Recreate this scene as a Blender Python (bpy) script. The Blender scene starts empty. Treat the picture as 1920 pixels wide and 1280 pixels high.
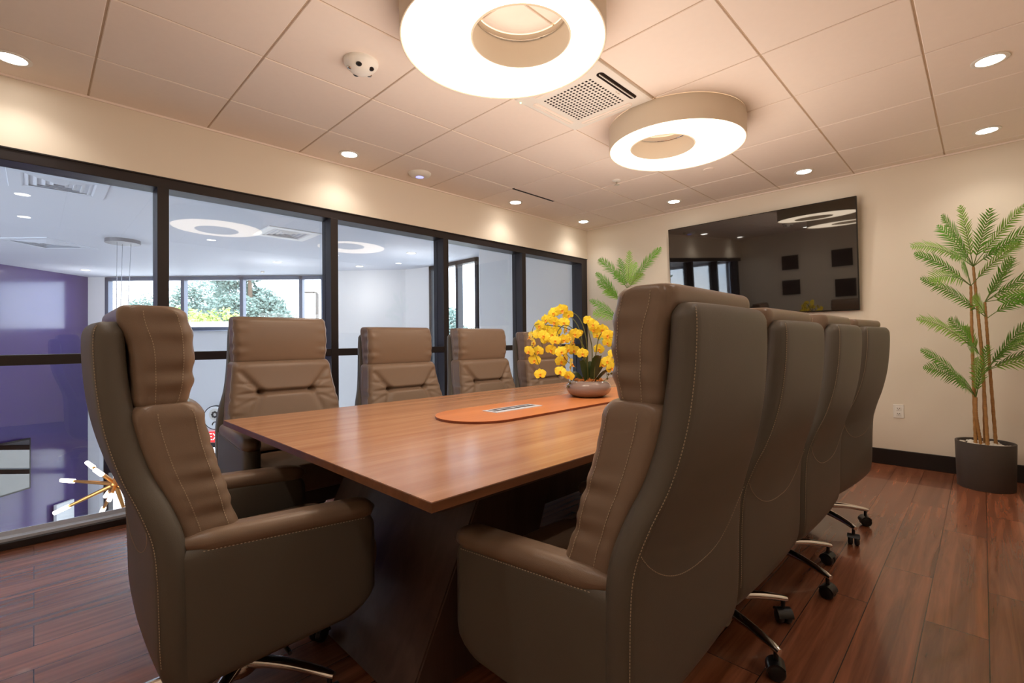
import bpy, math, random
from mathutils import Vector, Matrix
random.seed(7)
C = bpy.context.scene.collection
PI = math.pi
sc = bpy.context.scene
sc.view_settings.view_transform = 'Standard'
sc.view_settings.look = 'None'
sc.view_settings.gamma = 1
sc.view_settings.use_curve_mapping = False
sc.view_settings.exposure = 0.68
sc.cycles.max_bounces = 10
sc.cycles.transparent_max_bounces = 16
sc.cycles.caustics_reflective = False
sc.cycles.caustics_refractive = False
sc.cycles.sample_clamp_indirect = 4

# ------------------------------------------------------------------ materials
def lin(c):
    return tuple(((v / 255.0) / 12.92 if v / 255.0 <= 0.04045 else ((v / 255.0 + 0.055) / 1.055) ** 2.4) for v in c) + (1.0,)

def mat(name, rgb, rough=0.5, metal=0.0, noise=0.0, nscale=8.0, bump=0.0, bscale=60.0, spec=0.5, coat=0.0, sheen=0.0, stretch=None, coat_rough=0.1):
    m = bpy.data.materials.new(name); m.use_nodes = True
    nt = m.node_tree; b = nt.nodes['Principled BSDF']
    col = lin(rgb)
    b.inputs['Base Color'].default_value = col
    b.inputs['Roughness'].default_value = rough
    b.inputs['Metallic'].default_value = metal
    b.inputs['Specular IOR Level'].default_value = spec
    b.inputs['Coat Weight'].default_value = coat
    b.inputs['Coat Roughness'].default_value = coat_rough
    b.inputs['Sheen Weight'].default_value = sheen
    tc = nt.nodes.new('ShaderNodeTexCoord'); mp = nt.nodes.new('ShaderNodeMapping')
    nt.links.new(tc.outputs['Object'], mp.inputs['Vector'])
    if stretch: mp.inputs['Scale'].default_value = stretch
    if noise > 0:
        n = nt.nodes.new('ShaderNodeTexNoise'); n.inputs['Scale'].default_value = nscale; n.inputs['Detail'].default_value = 5
        nt.links.new(mp.outputs[0], n.inputs['Vector'])
        r = nt.nodes.new('ShaderNodeMix'); r.data_type = 'RGBA'
        r.inputs[6].default_value = tuple(c * (1 - noise) for c in col[:3]) + (1,)
        r.inputs[7].default_value = tuple(min(1, c * (1 + noise)) for c in col[:3]) + (1,)
        nt.links.new(n.outputs['Fac'], r.inputs[0]); nt.links.new(r.outputs[2], b.inputs['Base Color'])
    if bump > 0:
        n2 = nt.nodes.new('ShaderNodeTexNoise'); n2.inputs['Scale'].default_value = bscale; n2.inputs['Detail'].default_value = 3
        nt.links.new(mp.outputs[0], n2.inputs['Vector'])
        bp = nt.nodes.new('ShaderNodeBump'); bp.inputs['Strength'].default_value = bump; bp.inputs['Distance'].default_value = 0.002
        nt.links.new(n2.outputs['Fac'], bp.inputs['Height']); nt.links.new(bp.outputs[0], b.inputs['Normal'])
    return m

def emit(name, rgb, strength):
    m = bpy.data.materials.new(name); m.use_nodes = True
    nt = m.node_tree; b = nt.nodes['Principled BSDF']
    b.inputs['Base Color'].default_value = (0.8, 0.8, 0.8, 1)
    b.inputs['Emission Color'].default_value = tuple(rgb) + (1,)
    b.inputs['Emission Strength'].default_value = strength
    return m

def glass_mat(name, tint, ior=1.5, gcol=(1, 1, 1, 1)):
    m = bpy.data.materials.new(name); m.use_nodes = True
    nt = m.node_tree; nt.nodes.clear()
    out = nt.nodes.new('ShaderNodeOutputMaterial'); mx = nt.nodes.new('ShaderNodeMixShader')
    tr = nt.nodes.new('ShaderNodeBsdfTransparent'); gl = nt.nodes.new('ShaderNodeBsdfGlossy')
    fr = nt.nodes.new('ShaderNodeFresnel'); ge = nt.nodes.new('ShaderNodeNewGeometry'); mr = nt.nodes.new('ShaderNodeMapRange')
    mr.inputs[3].default_value = ior; mr.inputs[4].default_value = 1 / ior       # same reflectance on both faces of the sheet
    nt.links.new(ge.outputs['Backfacing'], mr.inputs[0]); nt.links.new(mr.outputs[0], fr.inputs['IOR'])
    tr.inputs['Color'].default_value = tint; gl.inputs['Roughness'].default_value = 0.0; gl.inputs['Color'].default_value = gcol
    nt.links.new(fr.outputs[0], mx.inputs[0]); nt.links.new(tr.outputs[0], mx.inputs[1]); nt.links.new(gl.outputs[0], mx.inputs[2])
    nt.links.new(mx.outputs[0], out.inputs[0])
    return m

def wood_mat(name, c1, c2, rough, axis='y', scale=1.0, coat=0.0, plank=None, spec=0.5):
    m = bpy.data.materials.new(name); m.use_nodes = True
    nt = m.node_tree; b = nt.nodes['Principled BSDF']; L = nt.links.new
    b.inputs['Roughness'].default_value = rough; b.inputs['Coat Weight'].default_value = coat
    b.inputs['Specular IOR Level'].default_value = spec
    tc = nt.nodes.new('ShaderNodeTexCoord')
    mp = nt.nodes.new('ShaderNodeMapping'); L(tc.outputs['Object'], mp.inputs[0])
    s = {'x': (0.35, 7, 7), 'y': (7, 0.35, 7), 'z': (7, 7, 0.35)}[axis]
    mp.inputs['Scale'].default_value = tuple(v * scale for v in s)
    n = nt.nodes.new('ShaderNodeTexNoise'); n.inputs['Scale'].default_value = 3.0; n.inputs['Detail'].default_value = 8; n.inputs['Roughness'].default_value = 0.62; n.inputs['Distortion'].default_value = 0.6
    vec = mp.outputs[0]
    if plank:
        mp2 = nt.nodes.new('ShaderNodeMapping'); L(tc.outputs['Object'], mp2.inputs[0]); mp2.inputs['Rotation'].default_value = (0, 0, PI / 2)
        br = nt.nodes.new('ShaderNodeTexBrick'); L(mp2.outputs[0], br.inputs['Vector'])
        br.inputs['Scale'].default_value = 1.0; br.inputs['Brick Width'].default_value = plank[0]; br.inputs['Row Height'].default_value = plank[1]
        br.inputs['Mortar Size'].default_value = 0.0016; br.inputs['Mortar Smooth'].default_value = 0.2; br.inputs['Bias'].default_value = 0.0; br.offset = 0.37
        br.inputs['Color1'].default_value = (0, 0, 0, 1); br.inputs['Color2'].default_value = (1, 1, 1, 1); br.inputs['Mortar'].default_value = (0.5, 0.5, 0.5, 1)
        ad = nt.nodes.new('ShaderNodeVectorMath'); ad.operation = 'MULTIPLY_ADD'
        L(br.outputs['Color'], ad.inputs[0]); ad.inputs[1].default_value = (13, 7, 5); L(mp.outputs[0], ad.inputs[2]); vec = ad.outputs[0]
    L(vec, n.inputs['Vector'])
    r = nt.nodes.new('ShaderNodeValToRGB'); r.color_ramp.elements[0].position = 0.32; r.color_ramp.elements[1].position = 0.68
    r.color_ramp.elements[0].color = lin(c1); r.color_ramp.elements[1].color = lin(c2)
    L(n.outputs['Fac'], r.inputs[0]); colout = r.outputs[0]
    if plank:
        hv = nt.nodes.new('ShaderNodeMix'); hv.data_type = 'RGBA'; hv.blend_type = 'MULTIPLY'; hv.inputs[0].default_value = 1.0
        mr = nt.nodes.new('ShaderNodeMapRange'); mr.inputs[3].default_value = 0.78; mr.inputs[4].default_value = 1.12
        L(br.outputs['Color'], mr.inputs[0]); L(colout, hv.inputs[6]); L(mr.outputs[0], hv.inputs[7])
        mm = nt.nodes.new('ShaderNodeMix'); mm.data_type = 'RGBA'; mm.inputs[7].default_value = lin((38, 20, 14))
        L(br.outputs['Fac'], mm.inputs[0]); L(hv.outputs[2], mm.inputs[6]); colout = mm.outputs[2]
        bp = nt.nodes.new('ShaderNodeBump'); bp.invert = True; bp.inputs['Strength'].default_value = 0.6; bp.inputs['Distance'].default_value = 0.002
        L(br.outputs['Fac'], bp.inputs['Height'])
        bp2 = nt.nodes.new('ShaderNodeBump'); bp2.inputs['Strength'].default_value = 0.12; bp2.inputs['Distance'].default_value = 0.002
        L(n.outputs['Fac'], bp2.inputs['Height']); L(bp.outputs[0], bp2.inputs['Normal']); L(bp2.outputs[0], b.inputs['Normal'])
    L(colout, b.inputs['Base Color'])
    return m

M = {}
M['wall'] = mat('cream_wall_paint', (226, 213, 194), 0.75, noise=0.015, nscale=3, bump=0.05, bscale=180)
M['ceil'] = mat('ceiling_tile_white', (240, 225, 212), 0.9, noise=0.02, nscale=30, bump=0.15, bscale=400)
M['grid'] = mat('ceiling_grid_paint', (196, 172, 146), 0.6)
M['lobbywall'] = mat('lobby_wall_paint', (224, 223, 224), 0.8, noise=0.01, nscale=2)
M['lobbyceil'] = mat('lobby_ceiling_paint', (212, 217, 228), 0.6)
M['purple'] = mat('purple_gloss_wall', (70, 52, 112), 0.22, noise=0.06, nscale=1.5, coat=0.6)
M['black'] = mat('black_satin_metal', (30, 24, 23), 0.42, noise=0.08, nscale=12)
M['bronze'] = mat('dark_bronze_frame', (31, 24, 25), 0.38, noise=0.08, nscale=10)
M['sill'] = mat('pale_sill_metal', (200, 204, 214), 0.4, 0.2, noise=0.04)
M['alu'] = mat('brushed_aluminium', (190, 195, 205), 0.3, 1.0, noise=0.05, nscale=20)
M['base'] = mat('black_vinyl_baseboard', (28, 22, 20), 0.45, noise=0.05)
M['floor'] = wood_mat('plank_floor', (102, 58, 39), (160, 98, 68), 0.27, 'y', 1.0, 0.3, (1.22, 0.18), spec=0.7)
M['table'] = wood_mat('walnut_laminate', (160, 111, 80), (188, 141, 106), 0.22, 'y', 0.9, 0.0)
M['tabedge'] = wood_mat('walnut_edge', (96, 58, 34), (128, 82, 52), 0.35, 'y', 0.9)
M['inlay'] = wood_mat('cherry_inlay', (190, 114, 64), (206, 132, 80), 0.32, 'y', 0.5)
M['tabdark'] = wood_mat('dark_walnut_base', (66, 48, 42), (88, 66, 56), 0.4, 'z', 0.8)
M['leather'] = mat('taupe_leather', (118, 97, 80), 0.30, noise=0.06, nscale=9, bump=0.16, bscale=520, spec=0.5)
M['shell'] = mat('taupe_leatherette_back', (86, 79, 70), 0.44, noise=0.05, nscale=6, bump=0.2, bscale=520, spec=0.4)
M['stitch'] = mat('tan_thread', (168, 150, 128), 0.7, noise=0.05)
M['chrome'] = mat('polished_chrome', (225, 222, 218), 0.09, 1.0, noise=0.01)
M['blackpl'] = mat('black_plastic', (18, 18, 20), 0.3, noise=0.05)
M['white'] = mat('white_plastic', (232, 226, 216), 0.4, noise=0.01)
M['ring'] = mat('ring_lamp_white_shell', (206, 190, 168), 0.5, noise=0.01)
M['dark'] = mat('dark_void', (24, 12, 8), 0.8, noise=0.05)
M['screen'] = mat('tv_screen_glass', (12, 8, 7), 0.03, spec=0.9, noise=0.05, coat=1.0, coat_rough=0.0)
M['screenblk'] = mat('tv_bezel_black', (10, 9, 9), 0.25, noise=0.05)
M['pot'] = mat('charcoal_planter', (74, 66, 60), 0.55, noise=0.1, nscale=20, bump=0.2, bscale=60, stretch=(1, 1, 6))
M['pebble'] = mat('white_pebbles', (222, 216, 206), 0.6, noise=0.06, nscale=40)
M['cane'] = mat('bamboo_cane', (168, 122, 70), 0.5, noise=0.35, nscale=10, stretch=(1, 1, 14), bump=0.5, bscale=20)
M['frond'] = mat('palm_leaf', (104, 164, 46), 0.42, noise=0.35, nscale=7)
M['frond2'] = mat('palm_leaf_light', (152, 198, 84), 0.42, noise=0.25, nscale=7)
M['rachis'] = mat('palm_rachis', (110, 130, 62), 0.5, noise=0.2)
M['petal'] = mat('yellow_petal', (255, 220, 52), 0.55, noise=0.18, nscale=22, sheen=0.3)
M['lip'] = mat('orange_flower_lip', (242, 160, 34), 0.5, noise=0.2, nscale=20)
M['stem'] = mat('orchid_stem', (92, 92, 44), 0.5, noise=0.2)
M['oleaf'] = mat('orchid_leaf', (44, 60, 28), 0.3, noise=0.25, nscale=9)
M['bowl'] = mat('taupe_glazed_ceramic', (132, 114, 108), 0.1, noise=0.04, nscale=6, coat=0.8, coat_rough=0.04)
M['moss'] = mat('orange_moss', (160, 96, 38), 0.9, noise=0.4, nscale=30)
M['glass'] = glass_mat('partition_glass', (0.95, 0.965, 0.97, 1), 1.55)
M['extglass'] = glass_mat('exterior_glass', (0.93, 0.96, 1.0, 1), 1.5)
M['ringlight'] = emit('ring_diffuser', (1.0, 0.80, 0.57), 3.0)
M['lamp'] = emit('downlight_lens', (1.0, 0.94, 0.86), 16.0)
M['bulb'] = emit('bulb_glow', (1.0, 0.82, 0.66), 6.0)
M['blueled'] = emit('blue_led', (0.2, 0.25, 1.0), 1.3)
M['greenled'] = emit('green_led', (0.2, 1.0, 0.4), 1.2)
M['gold'] = mat('brushed_gold', (212, 150, 84), 0.3, 0.85, noise=0.05)
M['exit'] = emit('exit_red', (1.0, 0.03, 0.03), 1.2)
M['exit'].node_tree.nodes['Principled BSDF'].inputs['Base Color'].default_value = (.35, .01, .01, 1)
M['signwhite'] = mat('sign_face_white', (236, 236, 236), 0.4, noise=0.01)
M['signred'] = mat('sign_letter_red', (200, 30, 40), 0.5, noise=0.02)
M['tree'] = mat('hazed_tree_leaves', (122, 142, 134), 0.9, noise=0.3, nscale=1.5)  # distance haze is put into the leaf colour, paler and greyer
M['bush'] = mat('yellow_green_leaves', (168, 184, 104), 0.7, noise=0.35, nscale=2)
M['trunk'] = mat('tree_bark', (92, 76, 62), 0.9, noise=0.3)
M['brick'] = None
M['asphalt'] = mat('pale_paving', (188, 184, 178), 0.9, noise=0.08, nscale=0.6)
M['picture'] = mat('dark_print', (58, 46, 42), 0.5, noise=0.6, nscale=5)
M['lobbyfloor'] = mat('lobby_floor_tile', (150, 146, 142), 0.25, noise=0.06, nscale=2)
# brick
bm_ = bpy.data.materials.new('white_brick'); bm_.use_nodes = True
_nt = bm_.node_tree; _b = _nt.nodes['Principled BSDF']; _b.inputs['Roughness'].default_value = 0.85
_tc = _nt.nodes.new('ShaderNodeTexCoord'); _br = _nt.nodes.new('ShaderNodeTexBrick')
_mp = _nt.nodes.new('ShaderNodeMapping'); _mp.inputs['Rotation'].default_value = (PI / 2, 0, 0)
_nt.links.new(_tc.outputs['Object'], _mp.inputs[0]); _nt.links.new(_mp.outputs[0], _br.inputs['Vector'])
_br.inputs['Scale'].default_value = 1.0; _br.inputs['Brick Width'].default_value = 0.5; _br.inputs['Row Height'].default_value = 0.25; _br.inputs['Mortar Size'].default_value = 0.02
_br.inputs['Color1'].default_value = lin((196, 186, 180)); _br.inputs['Color2'].default_value = lin((172, 160, 156)); _br.inputs['Mortar'].default_value = lin((120, 116, 116))
_nt.links.new(_br.outputs['Color'], _b.inputs['Base Color'])
M['brick'] = bm_

# ------------------------------------------------------------------ mesh helpers
class MB:
    def __init__(s): s.v = []; s.f = []
    def add(s, vs, fs, xf=None):
        o = len(s.v)
        s.v += [tuple(xf @ Vector(p)) if xf else tuple(p) for p in vs]
        s.f += [tuple(i + o for i in f) for f in fs]
    def box(s, a, b, xf=None):
        x0, y0, z0 = a; x1, y1, z1 = b
        if x0 > x1: x0, x1 = x1, x0
        if y0 > y1: y0, y1 = y1, y0
        if z0 > z1: z0, z1 = z1, z0
        vs = [(x0, y0, z0), (x1, y0, z0), (x1, y1, z0), (x0, y1, z0), (x0, y0, z1), (x1, y0, z1), (x1, y1, z1), (x0, y1, z1)]
        s.add(vs, [(0, 3, 2, 1), (4, 5, 6, 7), (0, 1, 5, 4), (1, 2, 6, 5), (2, 3, 7, 6), (3, 0, 4, 7)], xf)
    def bbox(s, a, b, bev, xf=None):   # box with chamfered edges
        cx, cy, cz = [(p + q) / 2 for p, q in zip(a, b)]
        hx, hy, hz = [abs(q - p) / 2 for p, q in zip(a, b)]
        r = loft_rings([(z, cx, cy, hx - i, hy - i, max(bev - i, bev * .3)) for z, i in ((cz - hz, bev), (cz - hz + bev * .3, bev * .3), (cz - hz + bev, 0), (cz + hz - bev, 0), (cz + hz - bev * .3, bev * .3), (cz + hz, bev))], 1, 1, 3)
        s.rings(r, xf)
    def rings(s, R, xf=None, cap=True, closed=True):
        vs = [p for r in R for p in r]; n = len(R[0]); fs = []
        for i in range(len(R) - 1):
            for j in range(n if closed else n - 1):
                k = (j + 1) % n
                fs.append((i * n + j, i * n + k, (i + 1) * n + k, (i + 1) * n + j))
        if cap:
            fs.append(tuple(range(n - 1, -1, -1))); fs.append(tuple((len(R) - 1) * n + j for j in range(n)))
        s.add(vs, fs, xf)
    def lathe(s, prof, seg=32, c=(0, 0, 0), xf=None, cap=True):
        R = [[(c[0] + r * math.cos(2 * PI * j / seg), c[1] + r * math.sin(2 * PI * j / seg), c[2] + z) for j in range(seg)] for r, z in prof]
        s.rings(R, xf, cap)
    def tube(s, path, rad, seg=8, cap=True):
        P = [Vector(p) for p in path]; n = len(P)
        rr = rad if isinstance(rad, (list, tuple)) else [rad] * n
        R = []; up = None
        for i in range(n):
            t = (P[min(i + 1, n - 1)] - P[max(i - 1, 0)]).normalized()
            if up is None: up = Vector((0, 0, 1)) if abs(t.z) < 0.9 else Vector((1, 0, 0))
            a = t.cross(up)
            if a.length < 1e-5: a = t.cross(Vector((0, 1, 0)))
            a.normalize(); b = a.cross(t).normalized(); up = b
            R.append([tuple(P[i] + (a * math.cos(2 * PI * j / seg) - b * math.sin(2 * PI * j / seg)) * -rr[i]) for j in range(seg)])
        s.rings(R, None, cap)
    def ball(s, c, r, seg=12, nr=8, sc=(1, 1, 1)):
        R = []
        for i in range(nr + 1):
            a = -PI / 2 + PI * i / nr; q = max(math.cos(a), 0.02)
            R.append([(c[0] + sc[0] * r * q * math.cos(2 * PI * j / seg), c[1] + sc[1] * r * q * math.sin(2 * PI * j / seg), c[2] + sc[2] * r * math.sin(a)) for j in range(seg)])
        s.rings(R)
    def build(s, name, material, parent=None, smooth=False, loc=None, rot=None):
        me = bpy.data.meshes.new(name); me.from_pydata(s.v, [], s.f); me.validate(clean_customdata=False)
        me.materials.append(material)
        if smooth:
            me.polygons.foreach_set('use_smooth', [True] * len(me.polygons))
            try: me.set_sharp_from_angle(angle=math.radians(smooth if smooth is not True else 45))
            except Exception: pass
        o = bpy.data.objects.new(name, me); C.objects.link(o)
        if parent: o.parent = parent
        if loc: o.location = loc
        if rot: o.rotation_euler = rot
        return o

def ring_pts(hw, hd, r, nf, ns, nc):
    r = min(r, hw * .98, hd * .98); a = hw - r; b = hd - r; P = []
    def side(x0, y0, x1, y1, nx, ny, n):
        for i in range(n): t = i / n; P.append((x0 + (x1 - x0) * t, y0 + (y1 - y0) * t, nx, ny))
    def corner(cx, cy, a0):
        for i in range(nc): t = a0 + PI / 2 * i / nc; P.append((cx + r * math.cos(t), cy + r * math.sin(t), math.cos(t), math.sin(t)))
    side(hw, -b, hw, b, 1, 0, ns); corner(a, b, 0)
    side(a, hd, -a, hd, 0, 1, nf); corner(-a, b, PI / 2)
    side(-hw, b, -hw, -b, -1, 0, ns); corner(-a, -b, PI)
    side(-a, -hd, a, -hd, 0, -1, nf); corner(a, -b, 1.5 * PI)
    return P
def loft_rings(levels, nf=8, ns=4, nc=4, disp=None):
    out = []
    for z, cx, cy, hw, hd, r in levels:
        row = []
        for x, y, nx, ny in ring_pts(max(hw, .001), max(hd, .001), max(r, .0008), nf, ns, nc):
            p = (cx + x, cy + y, z)
            if disp: p = disp(p, nx, ny, hw, hd)
            row.append(p)
        out.append(row)
    return out
def rounded(z0, z1, R, nend, nmid):
    out = []
    for k in range(nend + 1):
        a = PI / 2 * k / nend; out.append((z0 + R * (1 - math.sin(a)), R * (1 - math.cos(a))))
    out = [(z0 + R * (1 - math.cos(PI / 2 * k / nend)), R * (1 - math.sin(PI / 2 * k / nend))) for k in range(nend + 1)]
    for k in range(1, nmid): out.append((z0 + R + (z1 - z0 - 2 * R) * k / nmid, 0))
    out += [(z1 - R * (1 - math.cos(PI / 2 * k / nend)), R * (1 - math.sin(PI / 2 * k / nend))) for k in range(nend, -1, -1)]
    return out
def interp(tab, z):
    if z <= tab[0][0]: return tab[0][1]
    for (a, va), (b, vb) in zip(tab, tab[1:]):
        if z <= b:
            t = (z - a) / (b - a); t = t * t * (3 - 2 * t) if False else t
            return va + (vb - va) * t
    return tab[-1][1]
def sinterp(tab, z):   # smooth (Catmull-Rom) interpolation
    if z <= tab[0][0]: return tab[0][1]
    if z >= tab[-1][0]: return tab[-1][1]
    for i in range(len(tab) - 1):
        a, va = tab[i]; b, vb = tab[i + 1]
        if z <= b:
            t = (z - a) / (b - a); h = b - a
            m0 = (vb - tab[i - 1][1]) / (b - tab[i - 1][0]) if i > 0 else (vb - va) / h
            m1 = (tab[i + 2][1] - va) / (tab[i + 2][0] - a) if i + 2 < len(tab) else (vb - va) / h
            return (2 * t**3 - 3 * t**2 + 1) * va + (t**3 - 2 * t**2 + t) * h * m0 + (-2 * t**3 + 3 * t**2) * vb + (t**3 - t**2) * h * m1
def segd(px, pz, ax, az, bx, bz):
    dx, dz = bx - ax, bz - az; t = max(0, min(1, ((px - ax) * dx + (pz - az) * dz) / (dx * dx + dz * dz)))
    return math.hypot(px - ax - dx * t, pz - az - dz * t), t
def empty(name, loc=(0, 0, 0), rz=0.0, label=None, cat=None, group=None):
    o = bpy.data.objects.new(name, None); C.objects.link(o); o.location = loc; o.rotation_euler = (0, 0, rz); o.empty_display_size = 0.1
    tag(o, label, cat, group); return o
def tag(o, label=None, cat=None, group=None, kind=None):
    if label: o['label'] = label
    if cat: o['category'] = cat
    if group: o['group'] = group
    if kind: o['kind'] = kind
    return o
def struct(o): o['kind'] = 'structure'; return o
def children_of(o, allo): return [c for c in allo if c.parent == o]
def copy_tree(root, loc, rz, label=None, group=None):
    allo = list(C.objects)
    def rec(o, par):
        c = o.copy(); C.objects.link(c)
        if par is not None: c.parent = par; c.matrix_parent_inverse = o.matrix_parent_inverse.copy()
        for ch in children_of(o, allo): rec(ch, c)
        return c
    r = rec(root, None); r.location = loc; r.rotation_euler = (0, 0, rz)
    if label: r['label'] = label
    if group: r['group'] = group
    return r

# ------------------------------------------------------------------ camera (16.7 mm, at eye height 1.11 m)
H = 1.11
yaw, pitch, roll, F = .7755, .0115, -.0100, 889.0
cy_, sy_ = math.cos(yaw), math.sin(yaw)
fw = Vector((-sy_ * math.cos(pitch), cy_ * math.cos(pitch), math.sin(pitch))); rt = Vector((cy_, sy_, 0)); up = rt.cross(fw)
r2 = rt * math.cos(roll) + up * math.sin(roll); u2 = -rt * math.sin(roll) + up * math.cos(roll)
cam = bpy.data.cameras.new('camera'); co = bpy.data.objects.new('camera', cam); C.objects.link(co)
mw = Matrix(((r2.x, u2.x, -fw.x, 0), (r2.y, u2.y, -fw.y, 0), (r2.z, u2.z, -fw.z, H), (0, 0, 0, 1)))
co.matrix_world = mw
cam.sensor_width = 36; cam.lens = F / 1920 * 36; cam.shift_x = -11 / 1920; cam.shift_y = -12 / 1920; cam.clip_start = 0.03; cam.clip_end = 300
sc.camera = co

# ------------------------------------------------------------------ room shell
XL, XR, YB, YT, ZC = -3.79, 0.62, -0.75, 5.215, 2.591
XG = -3.90
def sbox(name, a, b, m, smooth=False, par=None):
    mb = MB(); mb.box(a, b); o = mb.build(name, m, par, smooth)
    if par is None: struct(o)
    return o
sbox('floor', (-3.97, YB - .1, -.25), (XR + .1, YT + .1, 0), M['floor'])
sbox('wall_back', (-3.97, YT, -.0), (XR + .1, YT + .12, ZC + .1), M['wall'])
sbox('wall_right', (XR, YB, 0), (XR + .12, YT, ZC + .1), M['wall'])
sbox('wall_front', (-3.97, YB - .12, 0), (XR + .12, YB, ZC + .1), M['wall'])
mb = MB(); mb.box((XL - .18, YB, 2.195), (XL, YT, ZC + .1)); struct(mb.build('wall_left', M['wall']))
mb = MB(); mb.box((XL - .012, YB, 2.188), (XL + .004, YT, 2.196)); struct(mb.build('trim_2', M['bronze']))
# ceiling: tile slabs with a recessed grid between them
X0, Y0, T = -3.858, 0.222 - 2 * .6096, .6096
mb = MB()
mb.box((-3.97, YB, ZC + .0105), (XR, YT, ZC + .1))
g = .0045
for i in range(0, 9):
    for j in range(-1, 11):
        a = max(X0 + i * T, XL) + g; b = min(X0 + (i + 1) * T, XR) - g; c = max(Y0 + j * T, YB) + g; d = min(Y0 + (j + 1) * T, YT) - g
        if b - a < .02 or d - c < .02: continue
        e = .003
        vs = [(a, c, ZC + .011), (b, c, ZC + .011), (b, d, ZC + .011), (a, d, ZC + .011), (a, c, ZC + e), (b, c, ZC + e), (b, d, ZC + e), (a, d, ZC + e),
              (a + e, c + e, ZC), (b - e, c + e, ZC), (b - e, d - e, ZC), (a + e, d - e, ZC)]
        fs = [(8, 11, 10, 9)]
        for k in range(4):
            l = (k + 1) % 4; fs += [(k, 4 + k, 4 + l, l)[::-1], (4 + k, 8 + k, 8 + l, 4 + l)[::-1]]
        mb.add(vs, fs)
struct(mb.build('ceiling', M['ceil']))
mb = MB()
for i in range(0, 9):
    x = X0 + i * T
    if x > XL + .03 and x < XR: mb.box((x - .0044, YB, ZC + .0045), (x + .0044, YT, ZC + .0104))
for j in range(0, 12):
    y = Y0 + j * T
    if y > YB and y < YT: mb.box((XL, y - .0044, ZC + .005), (XR, y + .0044, ZC + .0102))
struct(mb.build('trim_3', M['grid']))
mb = MB(); mb.box((XL, YB, ZC - .012), (XL + .012, YT, ZC)); mb.box((XL, YT - .012, ZC - .012), (XR, YT, ZC)); mb.box((XR - .012, YB, ZC - .012), (XR, YT, ZC)); mb.box((XL, YB, ZC - .012), (XR, YB + .012, ZC))
struct(mb.build('trim_4', M['ceil']))
mb = MB(); mb.box((-3.262, 3.27, ZC - .001), (-3.236, 3.88, ZC + .004)); tag(mb.build('ceiling_slot', M['dark']), 'thin dark open slot between two ceiling tiles near the glass wall', 'slot')
# baseboards
bh = .134
mb = MB(); mb.bbox((XL + .02, YT - .016, 0), (XR, YT, bh), .004); struct(mb.build('baseboard_back', M['base']))
mb = MB(); mb.bbox((XR - .016, YB, 0), (XR, YT - .016, bh), .004); struct(mb.build('baseboard_right', M['base']))
mb = MB(); mb.bbox((XL + .1, YB, 0), (XR - .016, YB + .016, bh), .004); struct(mb.build('baseboard_front', M['base']))

# glass partition: one window per bay, frames as parts
mull = [YB, .617 - 1.14, .617, 1.757, 2.892, 4.013, 5.155]
fx0, fx1 = XL - .005, XL - .17
mb = MB()
mb.bbox((fx1, YB, 2.125), (fx0, YT, 2.19), .003)
mb.bbox((fx1, YB, .001), (fx0, YT, .040), .003)
mb.bbox((fx1, 5.095, .05), (fx0, YT, 2.13), .003)
for y in mull[1:6]: mb.bbox((fx1, y - .062, .05), (fx0 + .003, y, 2.13), .003)
pf = mb.build('window_1', M['bronze']); struct(pf)
mb = MB(); mb.box((XG - .03, YB, .040), (XG + .075, YT, .056)); mb.box((XG + .006, YB, .056), (XG + .016, YT, .080)); mb.build('sill_channel', M['sill'], pf)
bays = [(YB, mull[1] - .062), (mull[1], mull[2] - .062), (mull[2], mull[3] - .062), (mull[3], mull[4] - .062), (mull[4], mull[5] - .062), (mull[5], 5.095)]
for a, b in bays:
    mb = MB(); mb.bbox((fx1, a - .001, 1.0), (fx0, b + .001, 1.058), .003); r_ = mb.build('transom_rail', M['bronze'], pf)
    for z0, z1 in ((.07, 1.001), (1.057, 2.128)):
        mb = MB(); mb.box((XG - .005, a, z0), (XG + .005, b, z1)); mb.build('pane', M['glass'], pf)

# ------------------------------------------------------------------ downlights
def spot(name, loc, energy, col, size, blend=.6, rad=.04, par=None):
    l = bpy.data.lights.new(name, 'SPOT'); l.energy = energy; l.color = col; l.spot_size = size; l.spot_blend = blend; l.shadow_soft_size = rad
    o = bpy.data.objects.new(name, l); C.objects.link(o); o.location = loc
    if par: o.parent = par
    return o
def lamp_disc(loc, r=.055, e=7.5, col=(1, .94, .86), label='', group=None, size=2.3, point=0):
    t = empty('downlight', loc, 0, label, 'ceiling light', group)
    mb = MB(); mb.lathe([(r + .022, 0), (r + .022, -.004), (r + .016, -.007), (r + .003, -.005), (r, .002)], 36, cap=False); mb.build('trim_ring', M['white'], t, True)
    mb = MB(); mb.lathe([(r + .001, 0), (r * .98, -.003), (.001, -.0035)], 36); mb.build('lens', M['lamp'], t, True)
    if point:
        l = bpy.data.lights.new('glow', 'POINT'); l.energy = point; l.color = col; l.shadow_soft_size = .12  # added unseen fill light hung below the lobby fixture, replaces its spot
        o = bpy.data.objects.new('glow', l); C.objects.link(o); o.location = (0, 0, -.55); o.parent = t; o.visible_glossy = False
    else: spot('spot', (0, 0, -.03), e, col, size, 1.0, .03, t)
    return t
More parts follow.
